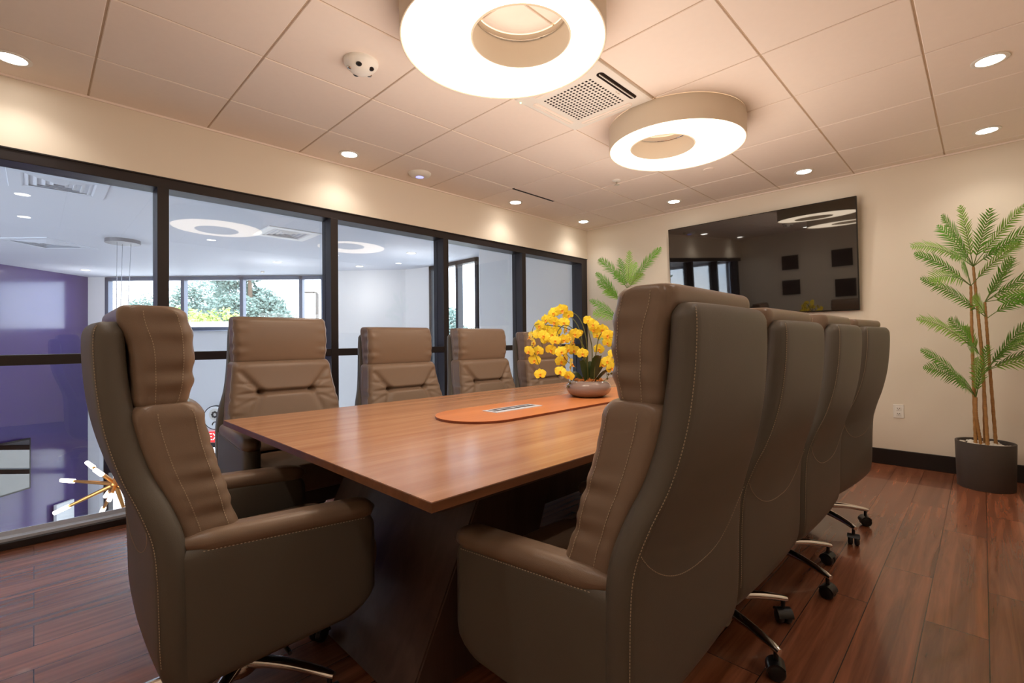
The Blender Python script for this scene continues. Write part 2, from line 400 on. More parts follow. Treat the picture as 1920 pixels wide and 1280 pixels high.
DL = [((-3.55, -.083), 'round recessed downlight above the leftmost glass pane, at the far left of the ceiling'),
      ((-3.54, 1.735), 'round downlight by the glass wall, to the left of the white puck'),
      ((-3.55, 3.606), 'round recessed downlight along the glass wall, beside the dark ceiling slot'),
      ((-3.546, 4.809), 'round recessed downlight in the corner where glass wall and screen wall meet'),
      ((-2.353, 4.82), 'round recessed downlight above the left edge of the wall screen'),
      ((-1.116, 4.80), 'round recessed downlight in front of the right half of the wall screen'),
      ((.043, 4.804), 'round recessed downlight right above the tall potted palm at the right'),
      ((.05, 3.59), 'largest looking recessed downlight at the upper right of the ceiling'),
      ((.05, 1.77), 'recessed downlight on the right side of the ceiling behind the camera view'),
      ((.05, -.083), 'recessed downlight straight above the viewer by the near wall'),
      ((-2.35, -.083), 'recessed downlight near the front wall, left of the near ring lamp'),
      ((-1.11, -.083), 'recessed downlight near the front wall, behind the near ring lamp')]
for (x, y), lab in DL:
    lamp_disc((x, y, ZC - .001), label=lab, group='recessed downlights of the meeting room')

# ------------------------------------------------------------------ ring pendants (hole set off centre)
def ring_lamp(loc, hole, R, r, label):
    t = empty('ring_lamp', loc, 0, label, 'ceiling light', 'round ring ceiling lamps over the table')
    h = .158; n = 96; zt = h - .002
    def circ(c, rad, z): return [(c[0] + rad * math.cos(2 * PI * j / n), c[1] + rad * math.sin(2 * PI * j / n), z) for j in range(n)]
    mb = MB()
    mb.rings([circ((0, 0), R - .006, .003), circ((0, 0), R - .002, -.001), circ((0, 0), R + .002, .0), circ((0, 0), R + .003, .004), circ((0, 0), R + .003, zt), circ((0, 0), R, zt + .002)], cap=False)
    mb.build('outer_shell', M['ring'], t, True)
    mb = MB()
    mb.rings([circ(hole, r + .006, .003)[::-1], circ(hole, r + .002, -.001)[::-1], circ(hole, r - .002, 0)[::-1], circ(hole, r - .003, .004)[::-1], circ(hole, r - .003, zt)[::-1]], cap=False)
    mb.build('inner_shell', M['ring'], t, True)
    mb = MB(); o = circ((0, 0), R - .003, .003); i = circ(hole, r + .003, .003)
    mb.v = o + i; mb.f = [(k, n + k, n + (k + 1) % n, (k + 1) % n) for k in range(n)]
    mb.build('diffuser', M['ringlight'], t)
    mb = MB(); mb.v = [(x, y, zt) for x, y, z in o] + [(x, y, zt) for x, y, z in i]; mb.f = [(k, (k + 1) % n, n + (k + 1) % n, n + k) for k in range(n)]
    mb.build('top_plate', M['ring'], t)
    l = bpy.data.lights.new('ceiling_fill', 'POINT'); l.energy = 24; l.color = (1, .91, .81); l.shadow_soft_size = .55  # added fill light below the ring, brightens the ceiling, unseen in reflections
    ol = bpy.data.objects.new('ceiling_fill', l); C.objects.link(ol); ol.location = (0, 0, -.66); ol.parent = t; ol.visible_glossy = False
    mb = MB(); mb.tube([(hole[0] - r * .98 * math.cos(a), hole[1] - r * .98 * math.sin(a), zt - .03) for a in [PI * 2 * k / 48 for k in range(49)]], .004, 6, False); mb.build('mounting_rim', M['chrome'], t, True)
    return t
zb = ZC - .160
ring_lamp((-1.523, 1.48, zb), (.095, .014), .454, .214, 'larger looking glowing ring lamp cut by the top edge, off-centre hole')
ring_lamp((-1.503, 3.11, zb), (-.055, -.08), .447, .210, 'farther glowing ring ceiling lamp between the air vent and the wall screen')

# ------------------------------------------------------------------ ceiling fixtures
# air conditioning cassette in one ceiling tile
t = empty('air_conditioner', (-1.723, 2.355, ZC), 0, 'square white ceiling air conditioner with dark perforated grille and slots between the ring lamps', 'air conditioner')
mb = MB(); q = .298
mb.rings([[(x, y, z) for x, y in ((-k, -k), (-k, k), (k, k), (k, -k))] for k, z in ((q, .0), (q, -.012), (q - .012, -.018), (.02, -.019))]); mb.build('panel', M['white'], t)
mb = MB()
n = 14; s = .36 / n
for i in range(n):
    for j in range(n):
        cx = -.18 + (i + .5) * s; cy = -.18 + (j + .5) * s; w = s * .30
        mb.rings([[(cx + w * math.cos(a) * 1.15, cy + w * math.sin(a) * 1.15, z) for a in [-(PI / 4 + PI / 2 * k) for k in range(4)]] for z in (-.0185, -.0197)])
tag(mb.build('grille', M['dark'], t), None)
for k in range(4):
    xf = Matrix.Rotation(PI / 2 * k, 4, 'Z')
    mb = MB(); pts = []
    for a in range(9): pts.append((.262 - .02 + .02 * math.cos(-PI/2 + PI * a / 8 + PI/2) * 1, 0, 0))
    def slotring(hw, hl, z): 
        P = ring_pts(hw, hl, hw * .95, 1, 6, 4); return [(.238 + x, y, z) for x, y, _, _ in P][::-1]
    mb.rings([slotring(.022, .19, -.0185), slotring(.022, .19, -.0205)], xf); sl = mb.build('air_slot', M['dark'] if k in (0,) else M['ceil'], t)
    mb = MB(); mb.box((.236, -.18, -.026), (.241, .18, -.0195), xf); mb.build('vane', M['white'], t)
mb = MB(); mb.ball((-.285, -.262, -.02), .006, 8, 6); mb.build('status_light', M['greenled'], t)
mb = MB(); mb.box((.196, .045, -.0205), (.202, .055, -.0195)); mb.box((.196, .065, -.0205), (.202, .085, -.0195)); mb.build('badge', M['grid'], t)
# smoke detector / strobe
t = empty('smoke_detector', (-2.326, 1.208, ZC), .4, 'white domed smoke alarm with dark sensor windows left of the near ring lamp', 'smoke detector')
mb = MB(); mb.lathe([(.001, -.062), (.03, -.060), (.055, -.05), (.072, -.034), (.084, -.02), (.088, -.012), (.088, 0)], 40); mb.build('dome', M['white'], t, True)
for k in range(5):
    a = k * 2 * PI / 5 + .2; mb = MB()
    mb.ball((.056 * math.cos(a), .056 * math.sin(a), -.043), .017, 10, 6, (1, 1, .6)); mb.build('sensor_window', M['chrome'] if k % 2 else M['blackpl'], t, True)
t = empty('wireless_access_point', (-3.523, 2.377, ZC), 0, 'round white ceiling puck with a soft blue glow near the glass wall', 'wireless device')
mb = MB(); mb.lathe([(.001, -.034), (.05, -.033), (.085, -.024), (.098, -.01), (.1, 0)], 40); mb.build('body', M['white'], t, True)
mb = MB(); mb.lathe([(.001, -.0352), (.03, -.0352), (.034, -.034)], 30); mb.build('light_disc', M['blueled'], t, True)
def sprinkler(x, y, lab):
    t = empty('sprinkler', (x, y, ZC), 0, lab, 'sprinkler')
    mb = MB(); mb.lathe([(.012, -.016), (.038, -.005), (.04, 0)], 28); mb.build('escutcheon', M['white'], t, True)
    mb = MB(); mb.lathe([(.006, -.04), (.01, -.02), (.012, -.012)], 12); mb.lathe([(.001, -.044), (.022, -.043), (.022, -.04), (.001, -.039)], 16)
    for k in range(8):
        a = 2 * PI * k / 8; mb.box((.014, -.002, -.044), (.028, .002, -.041), Matrix.Rotation(a, 4, 'Z'))
    mb.build('deflector', M['chrome'], t, True)
sprinkler(-2.412, 3.793, 'small chrome fire sprinkler head in the ceiling left of the far ring lamp')
mb = MB(); mb.lathe([(.001, -.008), (.04, -.007), (.044, -.002), (.044, 0)], 32, c=(-1.69, 4.13, ZC)); tag(mb.build('ceiling_cover_plate', M['ceil'], None, True), 'small flush round cover plate in the ceiling just beyond the far ring lamp', 'cover plate')

# ------------------------------------------------------------------ wall screen
t = empty('television', (-1.672, 5.128, 1.857), 0, 'large black flat screen television mounted on the cream wall, tilted slightly down', 'television')
t.rotation_euler = (math.radians(3.4), 0, 0)
hw, hh = .892, .508
mb = MB(); mb.bbox((-hw, -.0, -hh), (hw, .03, hh), .004); mb.build('housing', M['screenblk'], t)
mb = MB(); mb.box((-hw + .008, -.0025, -hh + .014), (hw - .008, .001, hh - .008)); mb.build('screen', M['screen'], t)
mb = MB(); mb.box((-.3, .03, -.2), (.3, .052, .2)); mb.build('wall_mount', M['black'], t)
# wall outlet
t = empty('wall_outlet', (-.527, YT, .469), 0, 'white duplex power outlet low on the cream wall left of the potted palm', 'outlet')
mb = MB(); mb.bbox((-.036, -.006, -.058), (.036, 0, .058), .002); mb.build('cover_plate', M['white'], t)
for s_ in (-1, 1):
    mb = MB(); mb.bbox((-.017, -.0085, s_ * .022 - .015), (.017, -.0055, s_ * .022 + .015), .002); so = mb.build('socket', M['white'], t)
    mb = MB(); mb.box((-.008, -.009, s_ * .022 - .002), (-.005, -.0083, s_ * .022 + .008)); mb.box((.005, -.009, s_ * .022 - .002), (.008, -.0083, s_ * .022 + .008)); mb.box((-.002, -.009, s_ * .022 - .010), (.002, -.0083, s_ * .022 - .006)); mb.build('slots', M['dark'], so)
# prints on the near wall (seen mirrored in the screen)
for x, z, w, h, lab in ((-2.82, 1.97, .3, .29, 'upper left'), (-2.82, 1.46, .32, .3, 'lower left'), (-1.92, 1.96, .34, .33, 'upper right'), (-1.88, 1.38, .34, .34, 'lower right')):
    t = empty('wall_picture', (x, YB, z), 0, 'small dark square print on the near wall, %s of the four' % lab, 'picture', 'dark prints on the near wall')
    mb = MB(); mb.box((-w / 2, 0, -h / 2), (w / 2, .035, h / 2)); mb.build('frame', M['black'], t)
    mb = MB(); mb.box((-w / 2 + .015, .035, -h / 2 + .015), (w / 2 - .015, .037, h / 2 - .015)); mb.build('print', M['picture'], t)
# ------------------------------------------------------------------ executive chairs
REAR = [(.25, -.165), (.27, -.208), (.30, -.232), (.35, -.243), (.45, -.247), (.55, -.25), (.64, -.258), (.72, -.282), (.8, -.312), (.9, -.338), (1.0, -.352), (1.1, -.358), (1.17, -.356)]
HALF = [(.25, .31), (.30, .320), (.38, .324), (.5, .325), (.6, .324), (.66, .317), (.72, .302), (.8, .274), (.9, .256), (1.0, .247), (1.1, .242), (1.17, .238)]
def rear(z): return sinterp(REAR, z)
def half(z): return sinterp(HALF, z)
def stitches(mb, pts, step=.0068, ln=.0042, w=.0008, out=None):
    # pts: list of (position, normal)
    acc = 0.0
    for (p, n), (q, m) in zip(pts, pts[1:]):
        p = Vector(p); q = Vector(q); d = q - p; L = d.length
        if L < 1e-6: continue
        t = d / L; nn = Vector(n).normalized(); b = t.cross(nn).normalized() * w
        s = -acc
        while s < L:
            if s >= 0:
                a = p + t * s + nn * .0006; e = a + t * ln; h = nn * .0012
                mb.add([a - b, a + b, e + b, e - b, a - b + h, a + b + h, e + b + h, e - b + h], [(4, 5, 6, 7), (0, 1, 5, 4), (1, 2, 6, 5), (2, 3, 7, 6), (3, 0, 4, 7)])
            s += step
        acc = (L - s) + step if False else (L + acc) % step if False else max(0.0, L - s + step) % step
def make_chair():
    t = empty('executive_chair')
    L = M['leather']
    # --- back shell (one swept slab that widens to the arm line and curls under the seat)
    lv = []
    for z, ins in rounded(.25, 1.165, .035, 6, 40):
        y1 = rear(z); th = .066 - .006 * max(0, z - .9) / .26
        hw = half(z) - ins; hd = th / 2 - ins * .55
        lv.append((z, 0, y1 + th / 2, hw, max(hd, .012), .030 if ins < .001 else .026))
    def dsh(p, nx, ny, hw, hd):
        x, y, z = p
        if ny < -.3: y -= .010 * max(0, 1 - (x / max(hw, .01)) ** 2)
        return (x, y, z)
    R = loft_rings(lv, 12, 3, 6, dsh)
    mb = MB(); mb.rings(R); sh = mb.build('back_shell', M['shell'], t, 60)
    # stitched edge lines of the shell
    nf, ns, nc = 12, 3, 6; n = len(R[0])
    mb = MB()
    iL = ns + nc + nf + nc + ns + 4     # around the left rear corner
    iR = ns + nc + nf + nc + ns + nc + nf + 2
    for idx in (iL, iR):
        sg = -1 if idx == iL else 1
        line = [(R[k][idx % n], (sg * .6, -.8, 0)) for k in range(9, len(R) - 3)]
        stitches(mb, line)
    # U-shaped seam low on the back
    pts = []
    for k in range(41):
        u = -1 + 2 * k / 40; x = u * .30; z = .56 + .11 * abs(u) ** 2.6; y = rear(z) - .010 * max(0, 1 - (x / half(z)) ** 2)
        pts.append(((x, y, z), (0, -1, 0)))
    stitches(mb, pts, .009)
    mb.build('shell_stitching', M['stitch'], sh)
    # --- side panels with rolled arm tops
    for sg in (-1, 1):
        lv = []
        N = 26
        for k in range(N + 1):
            u = k / N; y = -.225 + .525 * u
            e = .012 * max(0, 1 - u * 8)
            if u > .9: a = (u - .9) / .1; e = .03 * (1 - math.sqrt(max(0, 1 - a * a)))
            top = .622 - .030 * u - e * 1.2; bot = .262 + .03 * max(0, 1 - u * 6) ** 2 + .018 * u + .05 * max(0, (u - .8) / .2) ** 2
            xc = .284 + .001 * u; hx = .038 - e * .5
            lv.append((y, xc, (top + bot) / 2, hx, (top - bot) / 2, .028))
        Rr = loft_rings(lv, 3, 10, 5)
        Rr = [[(sg * p[0], p[2], p[1]) for p in r] for r in Rr]
        mb = MB(); mb.rings(Rr if sg < 0 else Rr)
        if sg > 0: mb.f = [f[::-1] for f in mb.f]
        sp = mb.build('side_panel', M['shell'], t, 60)
        lv = []
        for k in range(N + 1):
            u = k / N; y = -.205 + .512 * u
            e = .022 * max(0, 1 - u * 7) ** 1.5
            if u > .88: a = (u - .88) / .12; e = .032 * (1 - math.sqrt(max(0, 1 - a * a)))
            zc = .620 - .030 * u; hz = .030 - e * .8; hx = .040 + .004 * u - e
            lv.append((y, .285, zc, max(hx, .008), max(hz, .006), .028))
        Rr = [[(sg * p[0], p[2], p[1]) for p in r] for r in loft_rings(lv, 4, 2, 6)]
        mb = MB(); mb.rings(Rr)
        if sg > 0: mb.f = [f[::-1] for f in mb.f]
        ap = mb.build('arm_pad', M['leather'], t, 60)
        mb = MB()
        line = [((sg * (.285 + .0402 + .0038 * u * 1.0), -.16 + .42 * u, .603 - .030 * u), (sg, 0, 0)) for u in [k / 20 for k in range(21)]]
        stitches(mb, line, .009)
        mb.build('arm_stitching', M['stitch'], ap)
    # --- underside tray
    mb = MB(); mb.bbox((-.255, -.2, .262), (.255, .30, .37), .03); mb.build('seat_base', M['shell'], t, 60)
    # --- seat cushion
    lv = []
    for z, ins in rounded(.345, .475, .05, 6, 3):
        lv.append((z, 0, .10, .243 - ins * .25, .262 - ins * .9, .05))
    def dse(p, nx, ny, hw, hd):
        x, y, z = p
        if z > .44: z += .012 * (1 - (x / .26) ** 2) * (1 - ((y - .1) / .27) ** 2)
        return (x, y, z)
    R = loft_rings(lv, 12, 12, 5, dse)
    # domed top: extra inner rings
    last = R[-1]
    for f_ in (.85, .6, .3):
        R.append([(p[0] * f_, .1 + (p[1] - .1) * f_, .475 + .014 * (1 - f_ * f_)) for p in last])
    mb = MB(); mb.rings(R); mb.build('seat_cushion', L, t, 60)
    # --- back cushion with tucked creases
    def frontc(z): return sinterp([(.47, -.045), (.55, -.048), (.65, -.078), (.75, -.102), (.85, -.128), (.97, -.15)], z)
    def cushion(name, z0, z1, R0, wf, yf, yb, crease, gather, nz, thin=0):
        lv = []
        for z, ins in rounded(z0, z1, R0, 7, nz):
            a = yb(z); b = yf(z); hd = (b - a) / 2
            lv.append((z, 0, (a + b) / 2, wf(z) - ins * .35, max(hd - ins * .75, .01), .030))
        rnd = random.Random(3)
        ph = [rnd.uniform(0, 6.28) for _ in range(6)]
        def dd(p, nx, ny, hw, hd):
            x, y, z = p
            dl = 0
            if ny > .2:
                bul = .014 * max(0, 1 - (x / hw) ** 4)
                y += bul * ny
                for (ax, az, bx, bz, dep, w) in crease:
                    for sx in ((1, -1) if ax != -bx else (1,)):
                        dd_, tt = segd(x, z, ax * sx, az, bx * sx, bz)
                        y -= dep * ny * math.exp(-(dd_ / w) ** 2) * (1 - .55 * tt if ax != -bx else 1)
            if gather:
                # fine puckers near the side seams
                ex = max(0.0, 1 - abs(abs(x) - hw) / .085)
                wv = math.sin(z * 88 + ph[0] + 1.1 * math.sin(z * 23)) * .6 + math.sin(z * 141 + ph[1]) * .3
                amp = gather * ex ** 1.3 * (.55 + .45 * math.sin(z * 17 + ph[2]))
                if abs(nx) < .5: y += amp * wv * (1 if ny > 0 else .2)
                else: x += amp * .55 * wv * (1 if nx > 0 else -1) * max(0, 1 - abs((y - (yf(z) - .03)) / .09))
            return (x, y, z)
        RR = loft_rings(lv, 44, 12, 6, dd)
        mb = MB(); mb.rings(RR); o = mb.build(name, L, t, 75)
        return o, RR
    cre = [(-.135, .795, .135, .795, .026, .0105), (.135, .795, .225, .905, .022, .014), (.135, .795, .25, .79, .014, .011), (.135, .795, .20, .64, .015, .016),
           (.19, .84, .262, .85, .007, .010), (.18, .76, .27, .72, .006, .011)]
    ob, RB = cushion('back_cushion', .49, .962, .035, lambda z: sinterp([(.49, .300), (.6, .300), (.7, .290), (.8, .275), (.9, .262), (.97, .256)], z), frontc, lambda z: rear(z) + .052, cre, .0095, 80)
    cre2 = []
    oh, RH = cushion('headrest', .945, 1.205, .026, lambda z: .245 + .004 * math.sin((z - .945) / .26 * PI), lambda z: sinterp([(.945, -.182), (.99, -.170), (1.07, -.164), (1.14, -.168), (1.19, -.180), (1.205, -.19)], z),
                     lambda z: sinterp([(.945, -.285), (1.1, -.293), (1.16, -.312), (1.205, -.318)], z), cre2, .0085, 56)
    nf, ns, nc = 44, 12, 6
    for o, RR in ((ob, RB), (oh, RH)):
        n = len(RR[0])
        for idx, nrm in ((ns + 1, (1, .25, 0)), (ns + nc + nf + nc - 1, (-1, .25, 0)), (3, (1, 0, 0)), (ns + nc + nf + nc + ns - 3, (-1, 0, 0))):
            line = [(RR[k][idx % n], nrm) for k in range(5, len(RR) - 5)]
            mb = MB(); stitches(mb, line); mb.build('seam_stitching', M['stitch'], o)
    # --- mechanism, gas lift, star base, casters
    mb = MB(); mb.bbox((-.11, -.12, .205), (.11, .14, .264), .01); mb.build('tilt_mechanism', M['blackpl'], t, 60)
    mb = MB(); mb.tube([(.09, .05, .235), (.2, .06, .232), (.27, .06, .228)], .006, 8); mb.build('lift_lever', M['blackpl'], t, 60)
    mb = MB(); mb.lathe([(.034, .10), (.034, .16), (.026, .165), (.026, .215)], 24); mb.build('gas_lift', M['blackpl'], t, 60)
    mb = MB(); mb.lathe([(.03, .072), (.046, .078), (.05, .10), (.046, .128), (.036, .134)], 28); mb.build('base_hub', M['chrome'], t, 60)
    # leg: tapering arched chrome bar
    mb = MB(); RR = []
    for k in range(15):
        u = k / 14; x = .03 + .29 * u
        zc = .112 - .020 * u ** 1.8 + .008 * math.sin(PI * u); w = .024 - .009 * u; h = .019 - .008 * u
        if u > .93: w *= .8; h *= .8
        RR.append([(x, w * math.cos(a) * (1 if abs(math.cos(a)) < .8 else .95), zc + h * math.sin(a)) for a in [2 * PI * j / 16 for j in range(16)]])
    mb.rings(RR); mb.f = [f[::-1] for f in mb.f]
    me_leg = mb.build('base_leg', M['chrome'], t, 60)
    mb = MB()
    for s_ in (-1, 1):
        prof = [(.006, -.011), (.022, -.011), (.027, -.007), (.028, 0), (.027, .007), (.022, .011), (.006, .011)]
        mb.lathe(prof, 24, xf=Matrix.Translation((0, s_ * .0145, .028)) @ Matrix.Rotation(PI / 2, 4, 'X'))
    # hood
    HR = []
    for k in range(9):
        a = PI * (.02 + .80 * k / 8); HR.append([( .031 * math.cos(a), y, .028 + .031 * math.sin(a)) for y in (-.028, .028)] + [(.024 * math.cos(a), y, .028 + .024 * math.sin(a)) for y in (.028, -.028)])
    mb.rings(HR)
    mb.tube([(.0, 0, .05), (.0, 0, .088)], .0075, 10)
    ca = mb.build('caster', M['blackpl'], t, 50)
    legs = [me_leg]; cas = [ca]
    for k in range(1, 5):
        l2 = me_leg.copy(); C.objects.link(l2); l2.parent = t; legs.append(l2)
        c2 = ca.copy(); C.objects.link(c2); c2.parent = t; cas.append(c2)
    return t
proto = make_chair()
def place(o, x, y, rz, leg0, lift, label, group):
    o.location = (x, y, 0); o.rotation_euler = (0, 0, rz); o['label'] = label; o['group'] = group; o['category'] = 'chair'
    allo = [c for c in C.objects if c.parent == o]
    k = 0; kc = 0
    rnd = random.Random(int(abs(x * 100 + y * 1000)))
    for c in allo:
        nm = c.name.split('.')[0]
        if nm == 'base_leg': c.rotation_euler = (0, 0, leg0 - rz + k * 2 * PI / 5); k += 1
        elif nm == 'caster':
            a = leg0 - rz + kc * 2 * PI / 5; c.location = (.305 * math.cos(a), .305 * math.sin(a), 0); c.rotation_euler = (0, 0, rnd.uniform(0, 6.28)); kc += 1
        elif nm not in ('base_hub',):
            c.location = (0, 0, lift if nm != 'gas_lift' else lift * .8)
D = math.radians
gr, gl = 'chairs along the right side of the table', 'chairs along the glass wall side of the table'
chairs = [
 (-1.69, .455, D(-1), D(36), 0.0, 'taupe leather executive chair at the near end of the table, seen from its side', 'chair at the near end of the table'),
 (-.765, 1.142, D(91), D(12), -.012, 'taupe executive chair nearest the viewer on the right side, its broad back turned to us', gr),
 (-.777, 1.822, D(89.5), D(-24), .0, 'second taupe executive chair from the viewer in the row of backs on the right', gr),
 (-.765, 2.50, D(89.5), D(-25), .0, 'third taupe executive chair from the viewer in the row of backs on the right', gr),
 (-.757, 3.25, D(85), D(-36), .0, 'farthest taupe executive chair in the right row, next to the wall outlet', gr),
 (-2.655, .985, D(-91), D(10), .05, 'largest looking taupe chair facing us across the table, nearest on the glass wall side', gl),
 (-2.665, 1.765, D(-90), D(40), .004, 'second taupe chair facing us on the glass wall side, in front of the dark mullion', gl),
 (-2.665, 2.51, D(-90), D(20), .004, 'third taupe chair facing us on the glass wall side, just left of the orchids', gl),
 (-2.665, 3.24, D(-90), D(30), -.02, 'taupe chair partly hidden behind the yellow orchids on the glass wall side', gl)]
allc = [proto] + [copy_tree(proto, (0, 0, 0), 0) for _ in chairs[1:]]
for o, a in zip(allc, chairs): place(o, *a)
for c in [c for c in C.objects if c.parent == allc[1]]:      # the nearest right chair stands a little taller, its arms set lower
    nm = c.name.split('.')[0]
    if nm in ('back_shell', 'headrest', 'back_cushion'): c.scale = (1, 1, 1.028)
    elif nm in ('side_panel', 'arm_pad'): c.location.z -= .012
# ------------------------------------------------------------------ boardroom table
tx0, tx1, ty0, ty1, tz = -2.535, -.88, .618, 4.30, .752
tcx, tcy = (tx0 + tx1) / 2, (ty0 + ty1) / 2
t = empty('conference_table', (tcx, tcy, 0), 0, 'long wooden boardroom table with an orange inlay strip', 'table')
hx, hy = (tx1 - tx0) / 2, (ty1 - ty0) / 2
mb = MB(); mb.box((-hx + .001, -hy + .001, tz - .006), (hx - .001, hy - .001, tz)); mb.build('table_top', M['table'], t)
def rect(a, b, z): return [(-a, -b, z), (a, -b, z), (a, b, z), (-a, b, z)]
mb = MB(); mb.rings([rect(hx, hy, tz - .024), rect(hx, hy, tz - .002), rect(hx - .002, hy - .002, tz - .0005)]); mb.build('edge_band', M['tabedge'], t)
mb = MB(); mb.rings([rect(hx - .075, hy - .075, tz - .062), rect(hx - .012, hy - .012, tz - .0245)]); mb.build('under_bevel', M['tabdark'], t)
# raised inlay: stadium shape
icx = -1.708 - tcx; ihw = .212; y0 = 1.272 - tcy + ihw * 1.0; y1 = 3.66 - tcy - ihw
P = [(icx + ihw * math.cos(a), y0 + ihw * math.sin(a)) for a in [PI + PI * k / 24 for k in range(25)]] + [(icx + ihw * math.cos(a), y1 + ihw * math.sin(a)) for a in [PI * k / 24 for k in range(25)]]
mb = MB(); mb.rings([[(x, y, tz - .0005) for x, y in P], [(x, y, tz + .010) for x, y in P]]); mb.build('inlay_edge', mat('inlay_dark_edge', (120, 60, 34), .5), t)
mb = MB(); mb.rings([[(x, y, tz + .010) for x, y in P], [(x, y, tz + .0115) for x, y in P]]); inl = mb.build('inlay', M['inlay'], t)
# aluminium cable ports
def port(y):
    w, l = .052, .165; mb = MB(); z = tz + .0115
    mb.bbox((icx - w - .01, y - l, z - .001), (icx + w - .01, y + l, z + .003), .001); o = mb.build('cable_port', M['sill'], t)
    mb = MB(); mb.box((icx - .012, y - l + .02, z + .003), (icx + .006, y + l - .02, z + .0036)); mb.box((icx - .045, y - l + .02, z + .003), (icx - .030, y + l - .02, z + .0035)); mb.build('port_slot', M['dark'], o)
port(1.715 - tcy); port(3.2 - tcy)
# two splayed panel pedestals
for ye, sg in ((-hy, 1), (hy, -1)):
    mb = MB()
    def q(y, z, a): return [(-a, ye + sg * y, z), (a, ye + sg * y, z)]
    prof = [(.16, .0), (.52, .70), (.90, .70), (.62, .0)]
    vs = []
    for x in (-.46, .46): vs += [(x, ye + sg * a, z) for a, z in prof]
    mb.add(vs, [(0, 1, 2, 3)[::-1] if sg > 0 else (0, 1, 2, 3), (4, 5, 6, 7) if sg > 0 else (7, 6, 5, 4)] + [(i, (i + 1) % 4, 4 + (i + 1) % 4, 4 + i) if sg > 0 else (4 + i, 4 + (i + 1) % 4, (i + 1) % 4, i) for i in range(4)])
    for f in range(len(mb.f)): pass
    pd = mb.build('pedestal', M['tabdark'], t)
    bmn = __import__('bmesh'); b_ = bmn.new(); b_.from_mesh(pd.data); bmn.ops.recalc_face_normals(b_, faces=b_.faces); bmn.ops.bevel(b_, geom=b_.edges[:], offset=.006, segments=2, affect='EDGES'); b_.to_mesh(pd.data); b_.free()
mb = MB(); mb.box((-.05, -hy + .8, .25), (.05, hy - .8, .60)); mb.build('stretcher', M['tabdark'], t)

# ------------------------------------------------------------------ orchid centrepiece
A = Vector((.714, .70, 0)); Bk = Vector((-.70, .714, 0))      # along / across the arrangement
bc = Vector((-1.735, 2.385, tz + .012))
t = empty('orchid_arrangement', tuple(bc), 0, 'bright yellow orchids in a low glazed taupe bowl on the orange inlay of the table', 'flower arrangement')
mb = MB(); mb.lathe([(.001, 0), (.082, 0), (.098, .004), (.125, .022), (.138, .045), (.137, .066), (.124, .084), (.103, .096), (.092, .098), (.090, .093), (.100, .083), (.11, .068), (.06, .05), (.001, .05)], 56); mb.build('bowl', M['bowl'], t, True)
rnd = random.Random(11)
mb = MB()
mb.lathe([(.001, .10), (.05, .097), (.09, .088), (.094, .08)], 24)
for k in range(90):
    a = rnd.uniform(0, 6.28); r = .092 * math.sqrt(rnd.random()); mb.ball((r * math.cos(a), r * math.sin(a), .093 + rnd.uniform(-.004, .010)), rnd.uniform(.006, .012), 6, 4)
ms = mb.build('moss', M['moss'], t, True)
def loc3(a, b, z): v = A * a + Bk * b; return (v.x, v.y, z - (tz + .0115))
# flower (five petals and a lip), facing +Y local
def petal(mb, ang, ln, w, cup, off=0):
    n = 7; R = []
    ca, sa = math.cos(ang), math.sin(ang)
    G = []
    for i in range(n + 1):
        u = i / n; ww = w * math.sin(PI * min(1, u * .93 + .05)) ** .7
        row = []
        for j in (-1, -.5, 0, .5, 1):
            x = j * ww; r = ln * u; d = cup * (u * u) - .25 * abs(j) * ww * .6 + off + .002 * math.sin(j * 5 + u * 9)
            row.append((ca * r - sa * x, d, sa * r + ca * x))
        G.append(row)
    o = [p for r_ in G for p in r_]; f = []
    for i in range(n):
        for j in range(4): k = i * 5 + j; f.append((k, k + 1, k + 6, k + 5))
    th = .0012; m = len(o)
    o2 = o + [(x, y - th, z) for x, y, z in o]
    f2 = f + [tuple(q + m for q in F_[::-1]) for F_ in f]
    mb.add(o2, f2)
def make_flower(v):
    mb = MB()
    for ang, ln, w in ((PI / 2, .031, .013), (PI / 2 + 2.2, .030, .012), (PI / 2 - 2.2, .030, .012)): petal(mb, ang, ln, w, -.006 + .004 * v)
    for ang in (.22, PI - .22): petal(mb, ang, .034, .021, -.004 + .005 * v, .002)
    o = mb.build('flower', M['petal'], t, True)
    mb = MB(); petal(mb, -PI / 2, .015, .007, .012, .004); mb.ball((0, .006, 0), .0045, 8, 5); l = mb.build('flower_lip', M['lip'], o, True)
    return o
protos = [make_flower(0), make_flower(1), make_flower(2)]
# stems: (list of control points a, b, z) ; flowers hang along the arching ends
stems = [
 [(-.02, 0, .86), (-.03, .0, 1.05), (-.06, .02, 1.2), (-.15, .03, 1.285), (-.24, .02, 1.23), (-.29, .0, 1.14), (-.27, -.02, 1.03)],
 [(.0, .03, .86), (.0, .05, 1.08), (-.03, .06, 1.22), (-.09, .06, 1.28), (-.15, .05, 1.22), (-.17, .03, 1.10), (-.10, .0, .98)],
 [(-.02, -.03, .86), (-.03, -.05, 1.0), (-.07, -.07, 1.14), (-.15, -.09, 1.2), (-.2, -.09, 1.13), (-.15, -.08, 1.0), (-.08, -.07, .94)],
 [(.0, .0, .86), (-.02, .0, 1.05), (-.11, -.03, 1.17), (-.25, -.04, 1.2), (-.33, -.04, 1.2), (-.345, -.04, 1.09), (-.30, -.04, .95)],
 [(.02, .02, .86), (.03, .03, 1.05), (.01, .04, 1.18), (.045, .05, 1.235), (.11, .05, 1.17), (.15, .04, 1.08), (.155, .03, .96)],
 [(.03, -.02, .86), (.04, -.03, 1.0), (.06, -.04, 1.12), (.10, -.05, 1.16), (.15, -.05, 1.11), (.16, -.05, 1.02), (.13, -.05, .93)]]
